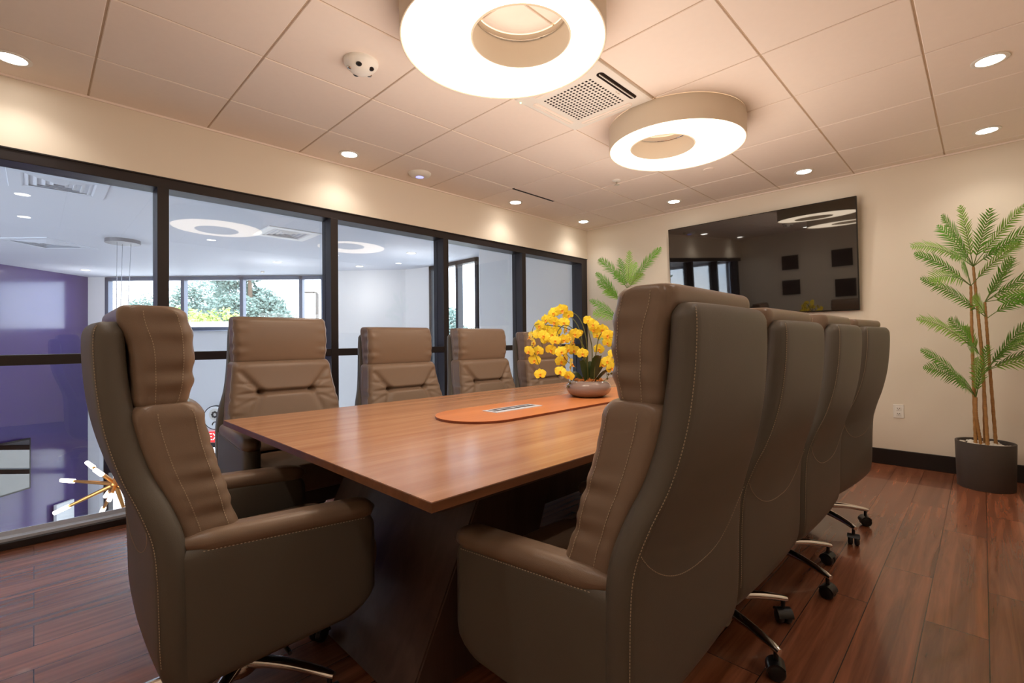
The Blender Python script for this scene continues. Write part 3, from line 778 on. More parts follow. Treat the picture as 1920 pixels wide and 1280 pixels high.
def cr(P, u):
    n = len(P) - 1; k = min(int(u * n), n - 1); f = u * n - k
    p0, p1, p2, p3 = P[max(k - 1, 0)], P[k], P[k + 1], P[min(k + 2, n)]
    return tuple(.5 * ((2 * b) + (-a + c) * f + (2 * a - 5 * b + 4 * c - d) * f * f + (-a + 3 * b - 3 * c + d) * f ** 3) for a, b, c, d in zip(p0, p1, p2, p3))
for S in stems:
    mb = MB(); mb.tube([loc3(*cr(S, k / 30)) for k in range(31)], [.0035 - .0018 * k / 30 for k in range(31)], 6); mb.build('flower_stem', M['stem'], t, True)
s_ = 3.556
def fpx(x, y): px = 940 + x / s_; py = 460 + y / s_; return ((px - 1103.0) / 305.0, 1.11 - .345 + (742 - py) / 305.0)
FL = [(350,450),(400,432),(445,465),(300,492),(352,510),(415,515),(255,532),(250,585),(310,560),(370,565),(430,560),(480,590),(298,622),(352,632),(412,625),(465,640),(505,590),
      (330,692),(390,705),(440,690),(485,700),(400,772),(455,785),(385,832),(440,862),(195,605),(208,645),(185,700),(222,760),(255,850),(245,700),(280,600),(340,590),(450,620),(425,745),
      (575,505),(612,560),(672,562),(632,600),(655,692),(702,650),(745,640),(690,600),(730,722),(700,772),(675,792),(715,812),(600,530),(760,650),(532,718)]
cen = Vector((0, 0))
for i, (x, y) in enumerate(FL):
    a, z = fpx(x, y)
    right = x > 520
    ca_ = .09 if right else -.12
    b = -.03 + rnd.uniform(-.075, .05)
    P = loc3(a, b, z)
    if i < 3: o = protos[i]
    else:
        pr = protos[i % 3]; o = pr.copy(); C.objects.link(o); o.parent = t
        for ch in [c for c in C.objects if c.parent == pr]:
            c2 = ch.copy(); C.objects.link(c2); c2.parent = o
    o.location = P
    face = -Bk + A * ((a - ca_) * 2.2 + rnd.uniform(-.5, .5)) + Vector((0, 0, rnd.uniform(-.55, .25)))
    if rnd.random() < .15: face = A * rnd.choice((-1, 1)) - Bk * .3
    face.normalize(); qz = face.to_track_quat('Y', 'Z'); o.rotation_mode = 'QUATERNION'
    from mathutils import Quaternion
    o.rotation_quaternion = qz @ Quaternion((0, 1, 0), rnd.uniform(-.5, .5))
    sc_ = rnd.uniform(1.02, 1.25) * (1.0 if x < 520 else .95); o.scale = (sc_,) * 3
# strap leaves
def leaf(a0, a1, z1, b, w, bend):
    mb = MB(); n = 10; o = []; f = []
    for i in range(n + 1):
        u = i / n; a = a0 + (a1 - a0) * u + bend * math.sin(PI * u) * .3; z = .85 + (z1 - .85) * math.sin(u * PI / 2 * 1.1) / math.sin(PI / 2 * 1.1); ww = w * (math.sin(PI * (.12 + .86 * u))) ** .8
        for j in (-1, -.5, 0, .5, 1): o.append(loc3(a + j * ww * .75, b * (1 + u) + j * ww * .5 , z - abs(j) * ww * -.25))
    for i in range(n):
        for j in range(4): k = i * 5 + j; f.append((k, k + 1, k + 6, k + 5))
    m = len(o); off = Bk * .002
    mb.add(o + [(x + off.x, y + off.y, z) for x, y, z in o], f + [tuple(q_ + m for q_ in F_[::-1]) for F_ in f])
    mb.build('orchid_leaf', M['oleaf'], t, True)
leaf(.02, .07, 1.01, -.02, .042, .0); leaf(.03, .12, .96, .03, .034, .02); leaf(-.02, -.06, .985, -.04, .026, 0); leaf(-.01, -.02, .99, .03, .03, .01); leaf(.03, .12, .93, -.05, .022, .03); leaf(0, .04, .97, .05, .03, 0); leaf(-.03, -.1, .91, .02, .024, -.02)
# trailing buds at the right side of the bowl
mb = MB()
for k, (a, z) in enumerate(((.105, .875), (.112, .90), (.10, .92), (.13, .905), (.118, .94), (-.12, .85), (-.11, .87), (-.13, .83))):
    mb.ball(loc3(a, -.06, z), .0065, 8, 6)
mb.tube([loc3(.07, -.03, .85), loc3(.105, -.06, .875), loc3(.10, -.06, .92), loc3(.118, -.06, .94)], .0016, 5); mb.tube([loc3(.105, -.06, .875), loc3(.112, -.06, .90), loc3(.13, -.06, .905)], .0015, 5); mb.tube([loc3(-.07, -.05, .86), loc3(-.115, -.07, .87), loc3(-.135, -.075, .82)], .0018, 5)
mb.build('flower_buds', M['stem'], t, True)
# ------------------------------------------------------------------ potted palms
def frond_mesh(mbr, mbl, p0, p1, lift, b_side, n=26, wl=.12, rnd=random):
    """rachis from p0 to p1 arching by lift; leaflets both sides"""
    p0 = Vector(p0); p1 = Vector(p1); d = p1 - p0; Ln = d.length
    pts = []
    for k in range(n + 1):
        u = k / n; p = p0 + d * u + Vector((0, 0, lift * 4 * u * (1 - u) * .5 )) ; pts.append(p)
    mbr.tube(pts, [.0032 * (1 - .75 * k / n) for k in range(n + 1)], 5)
    side = d.cross(Bk); side.normalize()      # blades spread mostly in the plane facing the room
    b_side *= .8
    # tilt the blade plane toward the viewer's side a little
    k0 = int(n * .22)
    for k in range(k0, n + 1):
        u = k / n; p = pts[k]; tg = (pts[min(k + 1, n)] - pts[max(k - 1, 0)]).normalized()
        sd = (side * .8 + tg.cross(side) * b_side).normalized()
        L = wl * (math.sin(PI * min(1, .18 + .80 * (u - .2) / .8)) ** .6) * rnd.uniform(.72, 1.12)
        for s_ in (-1, 1):
            dr = (tg * rnd.uniform(.75, 1.05) + sd * s_ * .85 + Vector((0, 0, .06))).normalized(); tip = p + dr * L + Vector((0, 0, -.15 * L))
            mid = p + dr * L * .38; nrm = dr.cross(sd * s_); nrm.normalize(); wv = dr.cross(nrm).normalized() * .0058
            up_ = nrm * .0016
            mbl.add([p - wv * .75, mid - wv, tip, mid + wv, p + wv * .75, mid + up_], [(0, 1, 5), (1, 2, 5), (2, 3, 5), (3, 4, 5), (4, 0, 5)])
def palm(pos, canes, fronds, label, rpot, hpot, ymax, amir=1):
    t = empty('potted_palm', pos, 0, label, 'potted plant')
    mb = MB(); mb.lathe([(.001, 0), (rpot * .93, 0), (rpot * .95, .006), (rpot * 1.0, hpot - .004), (rpot * .995, hpot), (rpot * .92, hpot), (rpot * .91, hpot - .01), (rpot * .9, hpot - .04), (.001, hpot - .04)], 56); mb.build('planter', M['pot'], t, True)
    rnd = random.Random(5); mb = MB()
    for k in range(150):
        a = rnd.uniform(0, 6.28); r = rpot * .86 * math.sqrt(rnd.random()); mb.ball((r * math.cos(a), r * math.sin(a), hpot - .032 + rnd.uniform(0, .014)), rnd.uniform(.010, .017), 7, 5, (1, .8, .6))
    tag(mb.build('pebbles', M['pebble'], t, True), kind='stuff')
    def W(a, b, z):
        v = A * a + Bk * b; y = v.y
        if pos[1] + y > ymax: y = ymax - pos[1]
        return (v.x, y, z)
    for c in canes:
        P = [W(*p) for p in c]; mb = MB(); n = 40; pts = [cr(P, k / n) for k in range(n + 1)]
        mb.tube(pts, [.0105 * (1 - .25 * k / n) * (1.0 + (.12 if k % 2 else -.06)) for k in range(n + 1)], 8); mb.build('cane', M['cane'], t, 80)
    for i, (s0, s1, lift, tw) in enumerate(fronds):
        mr = MB(); ml = MB(); p0 = W(*s0); p1 = W(*s1)
        frond_mesh(mr, ml, p0, p1, lift, tw, max(14, int((Vector(p1) - Vector(p0)).length / .021)), .10 + .03 * ((i * 7) % 5) / 5, rnd)
        for q_ in range(len(ml.v)):
            x, y, z = ml.v[q_]
            if pos[1] + y > ymax + .06: ml.v[q_] = (x, ymax + .06 - pos[1], z)
        fo = ml.build('frond', M['frond'] if i % 3 else M['frond2'], t)
        mr.build('rachis', M['rachis'], fo, True)
    return t
# right hand palm; crop coordinates -> metres in the plane of the plant
def pc(x, y, b=0.0):
    px = 1640 + x / 2.207; py = 380 + y / 2.207
    return ((px - 1850) / 255.5, b, H + (651 - py) / 255.5)
crown = [((430, 310), [((372, 62), .02, .1, -.02), ((255, 112), .05, .3, -.10), ((438, 92), .0, -.1, -.12), ((590, 70), .03, .2, -.10), ((640, 125), .05, .3, -.25), ((640, 205), .06, .4, .02), ((138, 232), .10, .5, -.08), ((330, 130), .04, .1, .08), ((225, 290), .10, .4, -.22)]),
         ((418, 390), [((190, 372), .10, .4, -.12), ((210, 250), .07, .2, .04), ((250, 330), .09, .3, -.25), ((500, 240), .05, .3, -.2)]),
         ((475, 458), [((528, 285), .02, .1, -.1), ((640, 335), .07, .5, -.2), ((650, 415), .08, .4, -.05), ((590, 470), .05, .6, -.25), ((480, 300), .0, .2, -.2)]),
         ((483, 525), [((385, 440), .03, .2, -.08), ((205, 360), .06, .4, -.02), ((600, 440), .05, .3, -.15)]),
         ((445, 672), [((148, 528), .10, .4, -.10), ((318, 528), .04, .2, -.02), ((300, 650), .06, .5, -.2), ((420, 560), .02, .2, .05)]),
         ((430, 852), [((160, 722), .10, .3, -.12), ((185, 655), .08, .5, -.05), ((380, 690), .03, .2, -.1), ((240, 770), .06, .5, -.22), ((425, 640), .0, .1, -.1)]),
         ((470, 745), [((640, 545), .07, .4, -.15), ((640, 620), .10, .5, -.05), ((545, 535), .03, .2, -.2), ((650, 700), .08, .3, -.22), ((560, 640), .05, .5, -.3)])]
fr = []
for (cx, cy), tips in crown:
    for (tx, ty), lift, tw, b in tips:
        s0 = pc(cx, cy); s1 = pc(tx, ty, b); fr.append((s0, s1, lift, tw))
canes = [[(-.05, .02, .31), pc(425, 700, .01), pc(418, 390, 0)], [(-.02, -.04, .31), pc(450, 650, -.01), pc(430, 310, 0)], [(.03, .03, .31), pc(462, 740, .0), pc(450, 560, 0), pc(440, 430, 0)], [(.06, -.02, .31), pc(488, 700, 0), pc(475, 458, 0)], [(-.03, .0, .31), pc(430, 930, .0), pc(430, 852, 0)]]
palm((.0, 4.885, 0), canes, fr, 'tall artificial palm with slender canes in a round charcoal planter at the right', .165, .335, 5.13)
# palm in the far corner (partly hidden by the near chair)
def pc2(x, y, b=0.0):   # crop 4.57x, origin (1060, 440)
    px = 1060 + x / 4.57; py = 440 + y / 4.57
    return ((px - 1170) / 163.0, b, H + (652 - py) / 163.0)
crown2 = [((535, 535), [((545, 215), .0, .1, -.05), ((800, 195), .06, .3, -.1), ((285, 280), .08, .3, -.05), ((620, 300), .02, .1, .05), ((400, 400), .04, .4, -.15), ((480, 260), .02, .2, .08), ((620, 420), .03, .4, -.2)]),
          ((480, 650), [((262, 400), .06, .4, -.05), ((255, 480), .06, .3, -.15), ((350, 540), .03, .4, .05), ((600, 560), .04, .3, -.1)]),
          ((465, 810), [((200, 635), .05, .4, -.1), ((240, 735), .04, .3, .0), ((450, 690), .0, .2, -.1), ((560, 700), .03, .3, -.15)]),
          ((480, 1080), [((210, 900), .05, .4, -.05), ((330, 960), .04, .3, -.15), ((540, 760), .02, .2, -.1), ((560, 900), .02, .3, .0)]),
          ((530, 760), [((530, 1060), -.02, .2, -.06), ((580, 900), .0, .3, -.1), ((560, 620), .0, .3, .0)])]
fr2 = []
for (cx, cy), tips in crown2:
    for (tx, ty), lift, tw, b in tips: fr2.append((pc2(cx, cy), pc2(tx, ty, b), lift, tw))
canes2 = [[(-.03, .02, .31), (pc2(470, 1100, .01)), pc2(472, 810, 0), pc2(480, 650, 0)], [(.0, -.03, .31), pc2(490, 1150), pc2(485, 800), pc2(483, 700)], [(.04, .0, .31), pc2(520, 1100), pc2(528, 800), pc2(535, 535)], [(-.02, -.02, .31), pc2(480, 1200), pc2(480, 1080)]]
palm((-2.97, 4.80, 0), canes2, fr2, 'second artificial palm in the far corner, half hidden behind orchids and the near chair', .165, .335, 5.13)
# ------------------------------------------------------------------ two storey lobby beyond the glass
ZF = -3.4; ZL = 2.591
P0 = Vector((-9.2, -3.94, 0)); P1 = Vector((-13.96, .82, 0)); P2 = Vector((-10.29, 4.49, 0)); P3 = Vector((-9.62, 4.30, 0)); P4 = Vector((-8.44, 5.33, 0)); P5 = Vector((-7.80, 5.50, 0)); P6 = Vector((-6.34, 5.50, 0)); P7 = Vector((-5.70, 4.96, 0)); P8 = Vector((-3.98, 5.30, 0)); P9 = Vector((-3.98, -3.94, 0))
def wall_seg(mb, p, q, z0, z1, th=.15):
    d = (q - p); L = d.length; d.normalize(); n = Vector((-d.y, d.x, 0)) * th
    # interior lies to the right of p->q
    vs = [p, q, q + n, p + n]; vs = [Vector((v.x, v.y, z0)) for v in vs] + [Vector((v.x, v.y, z1)) for v in vs]
    mb.add(vs, [(0, 3, 2, 1), (4, 5, 6, 7), (0, 1, 5, 4), (1, 2, 6, 5), (2, 3, 7, 6), (3, 0, 4, 7)])
def fix(o):
    import bmesh; b = bmesh.new(); b.from_mesh(o.data); bmesh.ops.recalc_face_normals(b, faces=b.faces); b.to_mesh(o.data); b.free(); return o
poly = [P0, P1, P2, P3, P4, P5, P6, P7, P8, P9]
mb = MB(); vs = [(p.x, p.y, ZL) for p in poly] + [(p.x, p.y, ZL + .15) for p in poly]; n = len(poly)
mb.add(vs, [tuple(range(n)), tuple(range(2 * n - 1, n - 1, -1))] + [(i, (i + 1) % n, n + (i + 1) % n, n + i) for i in range(n)])
o = fix(mb.build('ceiling_lobby', M['lobbyceil'])); o.name = 'ceiling_lobby'; struct(o)
mb = MB(); vs = [(p.x, p.y, ZF - .2) for p in poly] + [(p.x, p.y, ZF) for p in poly]
mb.add(vs, [tuple(range(n)), tuple(range(2 * n - 1, n - 1, -1))] + [(i, (i + 1) % n, n + (i + 1) % n, n + i) for i in range(n)])
struct(fix(mb.build('floor_lobby', M['lobbyfloor'])))
mb = MB(); wall_seg(mb, P0, P1, ZF, ZL); struct(fix(mb.build('wall_purple', M['purple'])))
# window wall: solid with an upper window band and an entrance opening below
mb = MB()
dW = (P2 - P1).normalized()
def wp(s): return P1 + dW * s
LW = (P2 - P1).length
w0, w1 = .40, LW - .02     # upper window range
d0, d1 = .38, 3.2          # lower storefront range
wall_seg(mb, P1, wp(w0), ZF, ZL); wall_seg(mb, wp(w0), wp(w1), -1.05, 1.40); wall_seg(mb, wp(w1), P2, ZF, ZL); wall_seg(mb, wp(w0), wp(w1), 2.575, ZL)
wall_seg(mb, wp(d1), P2, ZF, -1.05)
struct(fix(mb.build('wall_windows', M['lobbywall'])))
mb = MB(); wall_seg(mb, P2, P3, ZF, ZL); wall_seg(mb, P3, P4, ZF, ZL); wall_seg(mb, P4, P5, ZF, ZL)
struct(fix(mb.build('wall_bay', M['lobbywall'])))
mb = MB()
wall_seg(mb, P6, P7, ZF, ZL); wall_seg(mb, P7, P8, ZF, ZL); wall_seg(mb, P5, P6, ZF, -1.6)
struct(fix(mb.build('wall_corner', M['lobbywall'])))
mb = MB(); mb.box((-3.98, YB - 3.2, ZF), (-3.79, 5.30, -.26)); mb.box((-3.98, -3.94, -.26), (-3.79, YB - .13, ZL)); struct(mb.build('wall_lower', M['lobbywall']))
mb = MB(); mb.box((-3.99, -3.94, -.255), (-3.79, YT, -.001)); struct(mb.build('trim_7', M['alu']))
mb = MB(); mb.box((-9.2, -4.09, ZF), (-3.98, -3.94, -2.9)); mb.box((-9.2, -4.09, 2.3), (-3.98, -3.94, ZL)); struct(mb.build('wall_entrance', M['lobbywall']))
def bar(mb, p, q, z0, z1, w, th, along=True):
    d = (q - p).normalized(); n = Vector((-d.y, d.x, 0))
    a = p + n * (-th * .35); b = q + n * (-th * .35); c = q + n * th * .65; e = p + n * th * .65
    vs = [Vector((v.x, v.y, z0)) for v in (a, b, c, e)] + [Vector((v.x, v.y, z1)) for v in (a, b, c, e)]
    mb.add(vs, [(0, 3, 2, 1), (4, 5, 6, 7), (0, 1, 5, 4), (1, 2, 6, 5), (2, 3, 7, 6), (3, 0, 4, 7)])
def window_unit(name, p, q, z0, z1, cuts, fm, fw_=.06, th=.12, cross=()):
    d = (q - p).normalized(); L = (q - p).length; mb = MB()
    bar(mb, p, q, z0, z0 + fw_, 0, th); bar(mb, p, q, z1 - fw_, z1, 0, th)
    for s in cuts: bar(mb, p + d * (s - fw_ / 2), p + d * (s + fw_ / 2), z0, z1, 0, th)
    bar(mb, p, p + d * fw_, z0, z1, 0, th); bar(mb, p + d * (L - fw_), q, z0, z1, 0, th)
    for z in cross: bar(mb, p, q, z - fw_ / 2, z + fw_ / 2, 0, th)
    o = struct(fix(mb.build(name, fm)))
    n = Vector((-d.y, d.x, 0)) * .03; mb = MB()
    a = p + n; b = q + n; mb.add([(a.x, a.y, z0), (b.x, b.y, z0), (b.x, b.y, z1), (a.x, a.y, z1)], [(0, 1, 2, 3)]); mb.build('pane', M['extglass'], o)
    return o
greyf = mat('grey_blue_window_frame', (96, 102, 118), .4, .3, noise=.05)
window_unit('window_2', wp(w0), wp(w1), 1.40, 2.575, [1.68, 2.96, 4.25], greyf, .075)
window_unit('window_3', wp(d0), wp(d1), ZF, -1.05, [.95, 1.9], M['bronze'], .10, cross=(-1.62,))
window_unit('window_4', P5, P6, -1.6, ZL, [.22, .88], M['bronze'], .07)
window_unit('window_5', Vector((-3.98, -3.99, 0)), Vector((-9.2, -3.99, 0)), -2.9, 2.3, [1.3, 2.6, 3.9], greyf, .08, cross=(-.3,))
# light ledge under the window band
mb = MB(); bar(mb, wp(w0), wp(w1), 1.385, 1.402, 0, .18); struct(fix(mb.build('trim_5', M['alu'])))
mb = MB(); bar(mb, wp(.28), wp(.36), ZF, -1.0, 0, .10); struct(fix(mb.build('trim_6', M['signwhite'])))
# lobby downlights
for (x, y), lab in (((-8.67, 4.446), 'lobby downlight seen through the glass, left of the corner window'), ((-6.80, 4.41), 'lobby downlight seen through the third pane from the right wall'), ((-12.66, .705), 'far lobby downlight above the edge of the purple wall'),
                    ((-9.2, 3.11), 'lobby downlight between the ceiling vent and the far windows'), ((-9.9, -1.4), 'lobby downlight in front of the purple wall, left part of the lobby'), ((-6.3, -1.8), 'lobby downlight close to the meeting room glass on the left')):
    lamp_disc((x, y, ZL - .001), .06, 60, (1, .97, .94), lab, 'recessed downlights of the lobby', 2.6, point=3 if x > -8.7 and x < -8.6 else 6)
# air vents
def vent(c, s, ang, m, lab, louv=7):
    t = empty('ceiling_vent', (c[0], c[1], ZL), ang, lab, 'air vent')
    mb = MB()
    def sq(k, z): return [(-k, -k, z), (-k, k, z), (k, k, z), (k, -k, z)]
    mb.rings([sq(s, 0), sq(s, -.010), sq(s - .004, -.013), sq(s - .085, -.013), sq(s - .10, -.002)], cap=False); mb.build('vent_frame', m, t)
    for i in range(4):
        k = (s - .105) * (1 - i * .24); mb = MB(); mb.rings([sq(k, -.001), sq(k - .024, -.012), sq(k - .028, -.010)], cap=False); mb.build('louvre', m, t)
vent((-6.72, 2.40), .33, 0, M['signwhite'], 'white square ceiling vent with louvres seen through the second glass pane')
vent((-6.05, .16), .33, 0, M['lobbyceil'], 'pale grey square ceiling vent seen at the top of the leftmost pane')
vent((-9.7, .12), .40, .78, M['lobbyceil'], 'pale grey square ceiling vent above the purple wall, seen small through the leftmost pane')
sp2 = MB(); sp2.lathe([(.001, -.03), (.03, -.028), (.035, 0)], 20, c=(-10.6, 3.3, ZL)); tag(sp2.build('lobby_smoke_detector', M['white'], None, True), 'tiny dark edged detector on the lobby ceiling near the far windows', 'smoke detector')
# chandelier
hub = Vector((-8.7, .80, -.84))
t = empty('sputnik_chandelier', tuple(hub), 0, 'gold starburst chandelier with glowing tube bulbs hanging in the lobby', 'chandelier')
cz = ZL - hub.z
mb = MB(); mb.lathe([(.001, cz - .05), (.2, cz - .05), (.2, cz)], 40, c=(0, .08, 0)); mb.build('canopy', mat('grey_canopy', (140, 138, 142), .4, .5), t, 50)
for dx, dy in ((-.06, .05), (.06, -.02), (0, .14)):
    mb = MB(); mb.tube([(dx, dy + .03, cz - .05), (dx * .3, dy * .3, .03)], .0035, 6); mb.build('cable', M['alu'], t)
mb = MB(); mb.ball((0, 0, 0), .06, 20, 12); mb.build('hub', M['gold'], t, True)
Bv = (hub - Vector((0, 0, H))).normalized(); Av = Vector((.714, .70, 0))
KP = 889 / (.70 * 8.7 + .714 * .8)     # px per metre there
def cd(dx, dy, b): v = Av * (dx / KP) + Bv * b + Vector((0, 0, -dy / KP)); return v
rays_ = [(-112, 52, -.25), (-104, -8, .2), (-56, -42, .3), (-38, -26, -.35), (-20, 24, .3), (-12, 30, -.3), (105, -30, .1), (80, 48, -.2), (10, -75, .2), (40, -60, -.3), (60, 10, .5), (20, 60, .3), (-30, 60, .4), (90, 5, -.45), (0, -30, -.7)]
for i, (dx, dy, b) in enumerate(rays_):
    e = cd(dx, dy, b); L = e.length; k = .76 if L > .5 else .64
    mb = MB(); mb.tube([tuple(e * .04), tuple(e * k)], [.030, .020], 8); ar = mb.build('arm', M['gold'], t, 50)
    mb = MB(); mb.tube([tuple(e * k), tuple(e)], [.030, .026], 10); mb.build('bulb', M['bulb'], ar, 50)
# purple wall screen
dP = (P0 - P1).normalized(); nP = Vector((dP.y, -dP.x, 0)) * -1
if nP.dot(Vector((1, .3, 0))) < 0: nP = -nP
s0 = (Vector((-13.02, -.12, 0)) - P1).length
p = P1 + dP * (s0 + .85) + nP * .08
t = empty('lobby_television', (p.x, p.y, -1.12), math.atan2(dP.y, dP.x), 'dark screen hung on the purple lobby wall at the left edge', 'television')
mb = MB(); mb.bbox((-.85, -.03, -.48), (.85, .03, .48), .006); mb.build('housing', M['screenblk'], t)
sg = 1 if nP.dot(Vector((-dP.y, dP.x, 0))) > 0 else -1
mb = MB(); mb.box((-.82, sg * .03, -.45), (.82, sg * .033, .45)); mb.build('screen', M['screen'], t)
# white banner with red writing
p = P1 + dP * (.62) + nP * .07
t = empty('banner_sign', (p.x, p.y, -2.1), math.atan2(dP.y, dP.x), 'narrow white panel with a column of small red writing beside the purple lobby wall edge', 'sign')
mb = MB(); mb.box((-.19, -.03, -1.3), (.19, .03, .0)); mb.build('panel', M['signwhite'], t)
mb = MB()
for k in range(9): mb.box((-.035, sg * .031, -.62 - k * .05), (-.015, sg * .034, -.595 - k * .05))
mb.build('lettering', M['signred'], t)
# round wall ornament and exit sign on the window wall
nW = Vector((dW.y, -dW.x, 0))
def on_w(pt, off): s = (Vector((pt[0], pt[1], 0)) - P1).dot(dW); return P1 + dW * s + nW * off
angW = math.atan2(dW.y, dW.x)
p = on_w((-11.99, 2.81), .01)
t = empty('round_wall_ornament', (p.x, p.y, -.50), angW, 'round pale disc with black rim and flower shaped centre on the lobby wall', 'wall ornament')
def disc(name, r, y0, y1, m, par, c=(0, 0), ri=None):
    mb = MB(); n = 40
    R = [[(c[0] + rr * math.cos(2 * PI * j / n), -yy, c[1] + rr * math.sin(2 * PI * j / n)) for j in range(n)] for rr, yy in ((r, y0), (r, y1), (.001 if ri is None else ri, y1))]
    mb.rings(R, cap=False); return fix(mb.build(name, m, par))
disc('rim', .265, 0, .05, M['black'], t, ri=.22); fc = disc('face', .245, 0, .055, M['signwhite'], t); cr_ = disc('inner_disc', .13, .055, .065, M['bowl'], t, (.0, .07)); cr_.data.materials[0] = M['pebble']
mb = MB()
for k in range(8):
    a = 2 * PI * k / 8; mb.ball((.055 * math.cos(a), -.072, .07 + .055 * math.sin(a)), .024, 8, 6)
mb.build('flower_pattern', M['pot'], t, True)
mb = MB(); mb.tube([(.06 * math.cos(a), -.06, -.16 + .07 * math.sin(a)) for a in [PI * k / 10 for k in range(11)]], .012, 6); mb.build('lower_arch', M['pot'], t, True)
p = on_w((-11.96, 2.84), .03)
t = empty('exit_sign', (p.x, p.y, -.92), angW, 'red lit EXIT sign on the lobby wall just above the entrance opening', 'exit sign')
mb = MB(); mb.box((-.2, -.02, -.11), (.2, .03, .11)); mb.build('housing', M['exit'], t)
cu = bpy.data.curves.new('letters', 'FONT'); cu.body = 'EXIT'; cu.size = .21; cu.align_x = 'CENTER'; cu.align_y = 'CENTER'; cu.extrude = .004
ot = bpy.data.objects.new('letters_tmp', cu); C.objects.link(ot); bpy.context.view_layer.update()
me_ = bpy.data.meshes.new_from_object(ot.evaluated_get(bpy.context.evaluated_depsgraph_get())); bpy.data.objects.remove(ot); bpy.data.curves.remove(cu)
oc = bpy.data.objects.new('letters', me_); C.objects.link(oc); me_.materials.clear(); oc.data.materials.append(emit('exit_letters', (1, .85, .8), .6)); oc.parent = t; oc.location = (0, -.026, 0); oc.rotation_euler = (PI / 2, 0, 0)
# purple wall dark edge trim
# ------------------------------------------------------------------ outdoors
mb = MB(); mb.box((-90, -70, ZF - .35), (XL - .3, 90, ZF - .22)); struct(mb.build('ground', M['asphalt']))
def tree(name, c, h, w, seed, m, label, n=1300, trunk=True, cat='tree', ls=.15):
    rnd = random.Random(seed); t = empty(name, (c[0], c[1], ZF - .22), rnd.uniform(0, 6), label, cat, 'trees and bushes outside the lobby windows')
    mb = MB(); bl = [(rnd.uniform(-.3, .3) * w, rnd.uniform(-.3, .3) * w, h * rnd.uniform(.42 if trunk else .3, .86), rnd.uniform(.22, .36) * w) for _ in range(9)]
    bl.append((0, 0, h * .84, .16 * w * 1.2))
    for k in range(n):
        bx, by, bz, br = rnd.choice(bl); u = rnd.uniform(-1, 1); a = rnd.uniform(0, 6.28); q_ = math.sqrt(1 - u * u); r = br * (.6 + .45 * rnd.random())
        p = Vector((bx + r * q_ * math.cos(a), by + r * q_ * math.sin(a), max(bz + r * u * .9, .15))); s = ls * rnd.uniform(.6, 1.2)
        d1_ = Vector((rnd.gauss(0, 1), rnd.gauss(0, 1), rnd.gauss(0, .6))).normalized(); d2_ = d1_.cross(Vector((rnd.gauss(0, 1), rnd.gauss(0, 1), rnd.gauss(0, 1)))).normalized()
        mb.add([p - d1_ * s, p - d2_ * s * .55, p + d1_ * s, p + d2_ * s * .55], [(0, 1, 2, 3)])
    mb.build('foliage', m, t)
    if trunk:
        mb = MB(); mb.tube([(0, 0, 0), (.1, .05, h * .3), (0, .1, h * .6), (0, 0, h * .8)], [.32, .25, .18, .08], 9); mb.build('trunk', M['trunk'], t, True)
def bypx(px, D, py=None):
    d = r2 * ((px - 971) / F) + fw; p = d * D; return (p.x, p.y)
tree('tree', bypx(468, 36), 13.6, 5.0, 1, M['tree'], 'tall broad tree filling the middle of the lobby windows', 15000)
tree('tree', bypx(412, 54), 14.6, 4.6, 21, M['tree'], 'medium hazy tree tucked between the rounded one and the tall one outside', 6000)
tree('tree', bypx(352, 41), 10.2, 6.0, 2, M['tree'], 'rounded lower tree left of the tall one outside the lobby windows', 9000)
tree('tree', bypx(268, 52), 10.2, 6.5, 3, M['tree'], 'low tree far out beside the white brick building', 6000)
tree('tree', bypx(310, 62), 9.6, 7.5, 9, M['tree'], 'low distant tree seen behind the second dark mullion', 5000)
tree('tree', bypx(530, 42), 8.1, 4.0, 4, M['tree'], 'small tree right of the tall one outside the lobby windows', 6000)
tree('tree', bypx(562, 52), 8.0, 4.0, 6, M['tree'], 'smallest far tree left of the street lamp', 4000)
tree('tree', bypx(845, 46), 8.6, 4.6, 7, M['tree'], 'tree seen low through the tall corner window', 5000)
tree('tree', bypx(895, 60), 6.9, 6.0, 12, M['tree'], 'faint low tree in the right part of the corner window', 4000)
tree('bush', bypx(383, 27.8), 6.8, 4.4, 5, M['bush'], 'yellow green bush in front of the rounded tree outside', 8000, False, 'bush', .12)
c_ = bypx(400, 22.0); mb = MB(); mb.box((-3.6, -1.4, 0), (3.6, 1.4, 5.52)); mb.box((-3.75, -1.5, 5.52), (3.75, 1.5, 5.68))
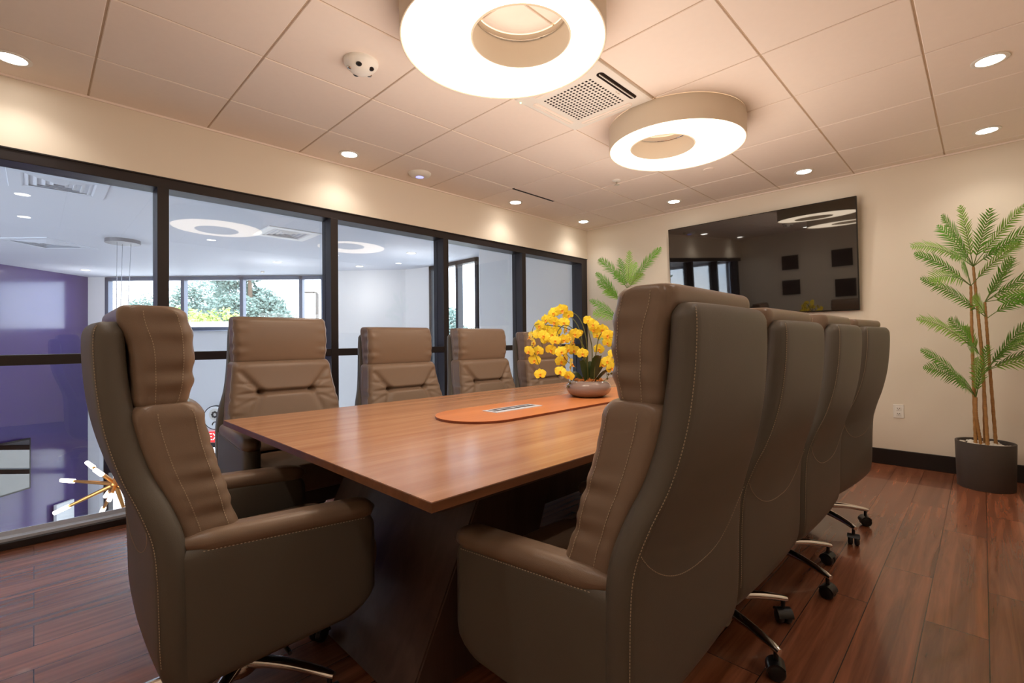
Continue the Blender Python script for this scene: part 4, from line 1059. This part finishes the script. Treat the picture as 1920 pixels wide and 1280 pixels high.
tag(mb.build('low_white_building', M['signwhite'], None, False, (c_[0], c_[1], ZF - .22), (0, 0, PI / 4)), 'low flat roofed white building under the yellow green bush outside', 'building')
c_ = bypx(222, 24); mb = MB(); mb.box((-1.2, -.5, 0), (.12, .5, 10)); tag(mb.build('brick_building', M['brick'], None, False, (c_[0], c_[1], ZF - .22), (0, 0, PI / 4)), 'pale brick tower edge at the left side of the lobby windows', 'building')
c_ = bypx(595, 30); t = empty('street_lamp', (c_[0], c_[1], ZF - .22), .78, 'grey street lamp on a tall pole outside at the right of the lobby windows', 'street lamp')
mb = MB(); mb.tube([(0, 0, 0), (0, 0, 7.8), (-.05, 0, 7.9)], [.12, .09, .07], 10); mb.build('pole', M['pot'], t, True)
mb = MB(); mb.tube([(0, 0, 7.88), (-.25, 0, 7.93)], .04, 8); mb.bbox((-.75, -.14, 7.86), (-.2, .14, 7.95), .02); mb.build('lamp_head', M['pot'], t)

# ------------------------------------------------------------------ sky
w = bpy.data.worlds.new('sky'); sc.world = w; w.use_nodes = True
nt = w.node_tree; bg = nt.nodes['Background']
tc = nt.nodes.new('ShaderNodeTexCoord'); n = nt.nodes.new('ShaderNodeTexNoise'); n.inputs['Scale'].default_value = 3.0; n.inputs['Detail'].default_value = 6
mp = nt.nodes.new('ShaderNodeMapping'); mp.inputs['Scale'].default_value = (1, 1, 3); nt.links.new(tc.outputs['Generated'], mp.inputs[0]); nt.links.new(mp.outputs[0], n.inputs['Vector'])
r = nt.nodes.new('ShaderNodeValToRGB'); r.color_ramp.elements[0].position = .38; r.color_ramp.elements[0].color = (.62, .80, 1.0, 1); r.color_ramp.elements[1].position = .60; r.color_ramp.elements[1].color = (1, 1, 1, 1)
nt.links.new(n.outputs['Fac'], r.inputs[0]); nt.links.new(r.outputs[0], bg.inputs['Color']); bg.inputs['Strength'].default_value = 4.6
sun = bpy.data.lights.new('sun', 'SUN'); sun.energy = 1.6; sun.angle = .2; sun.color = (1, .95, .88); so_ = bpy.data.objects.new('sun', sun); C.objects.link(so_); so_.rotation_euler = (D(48), 0, D(75))
# ring diffusers glow; added unseen point lights below them also brighten the room
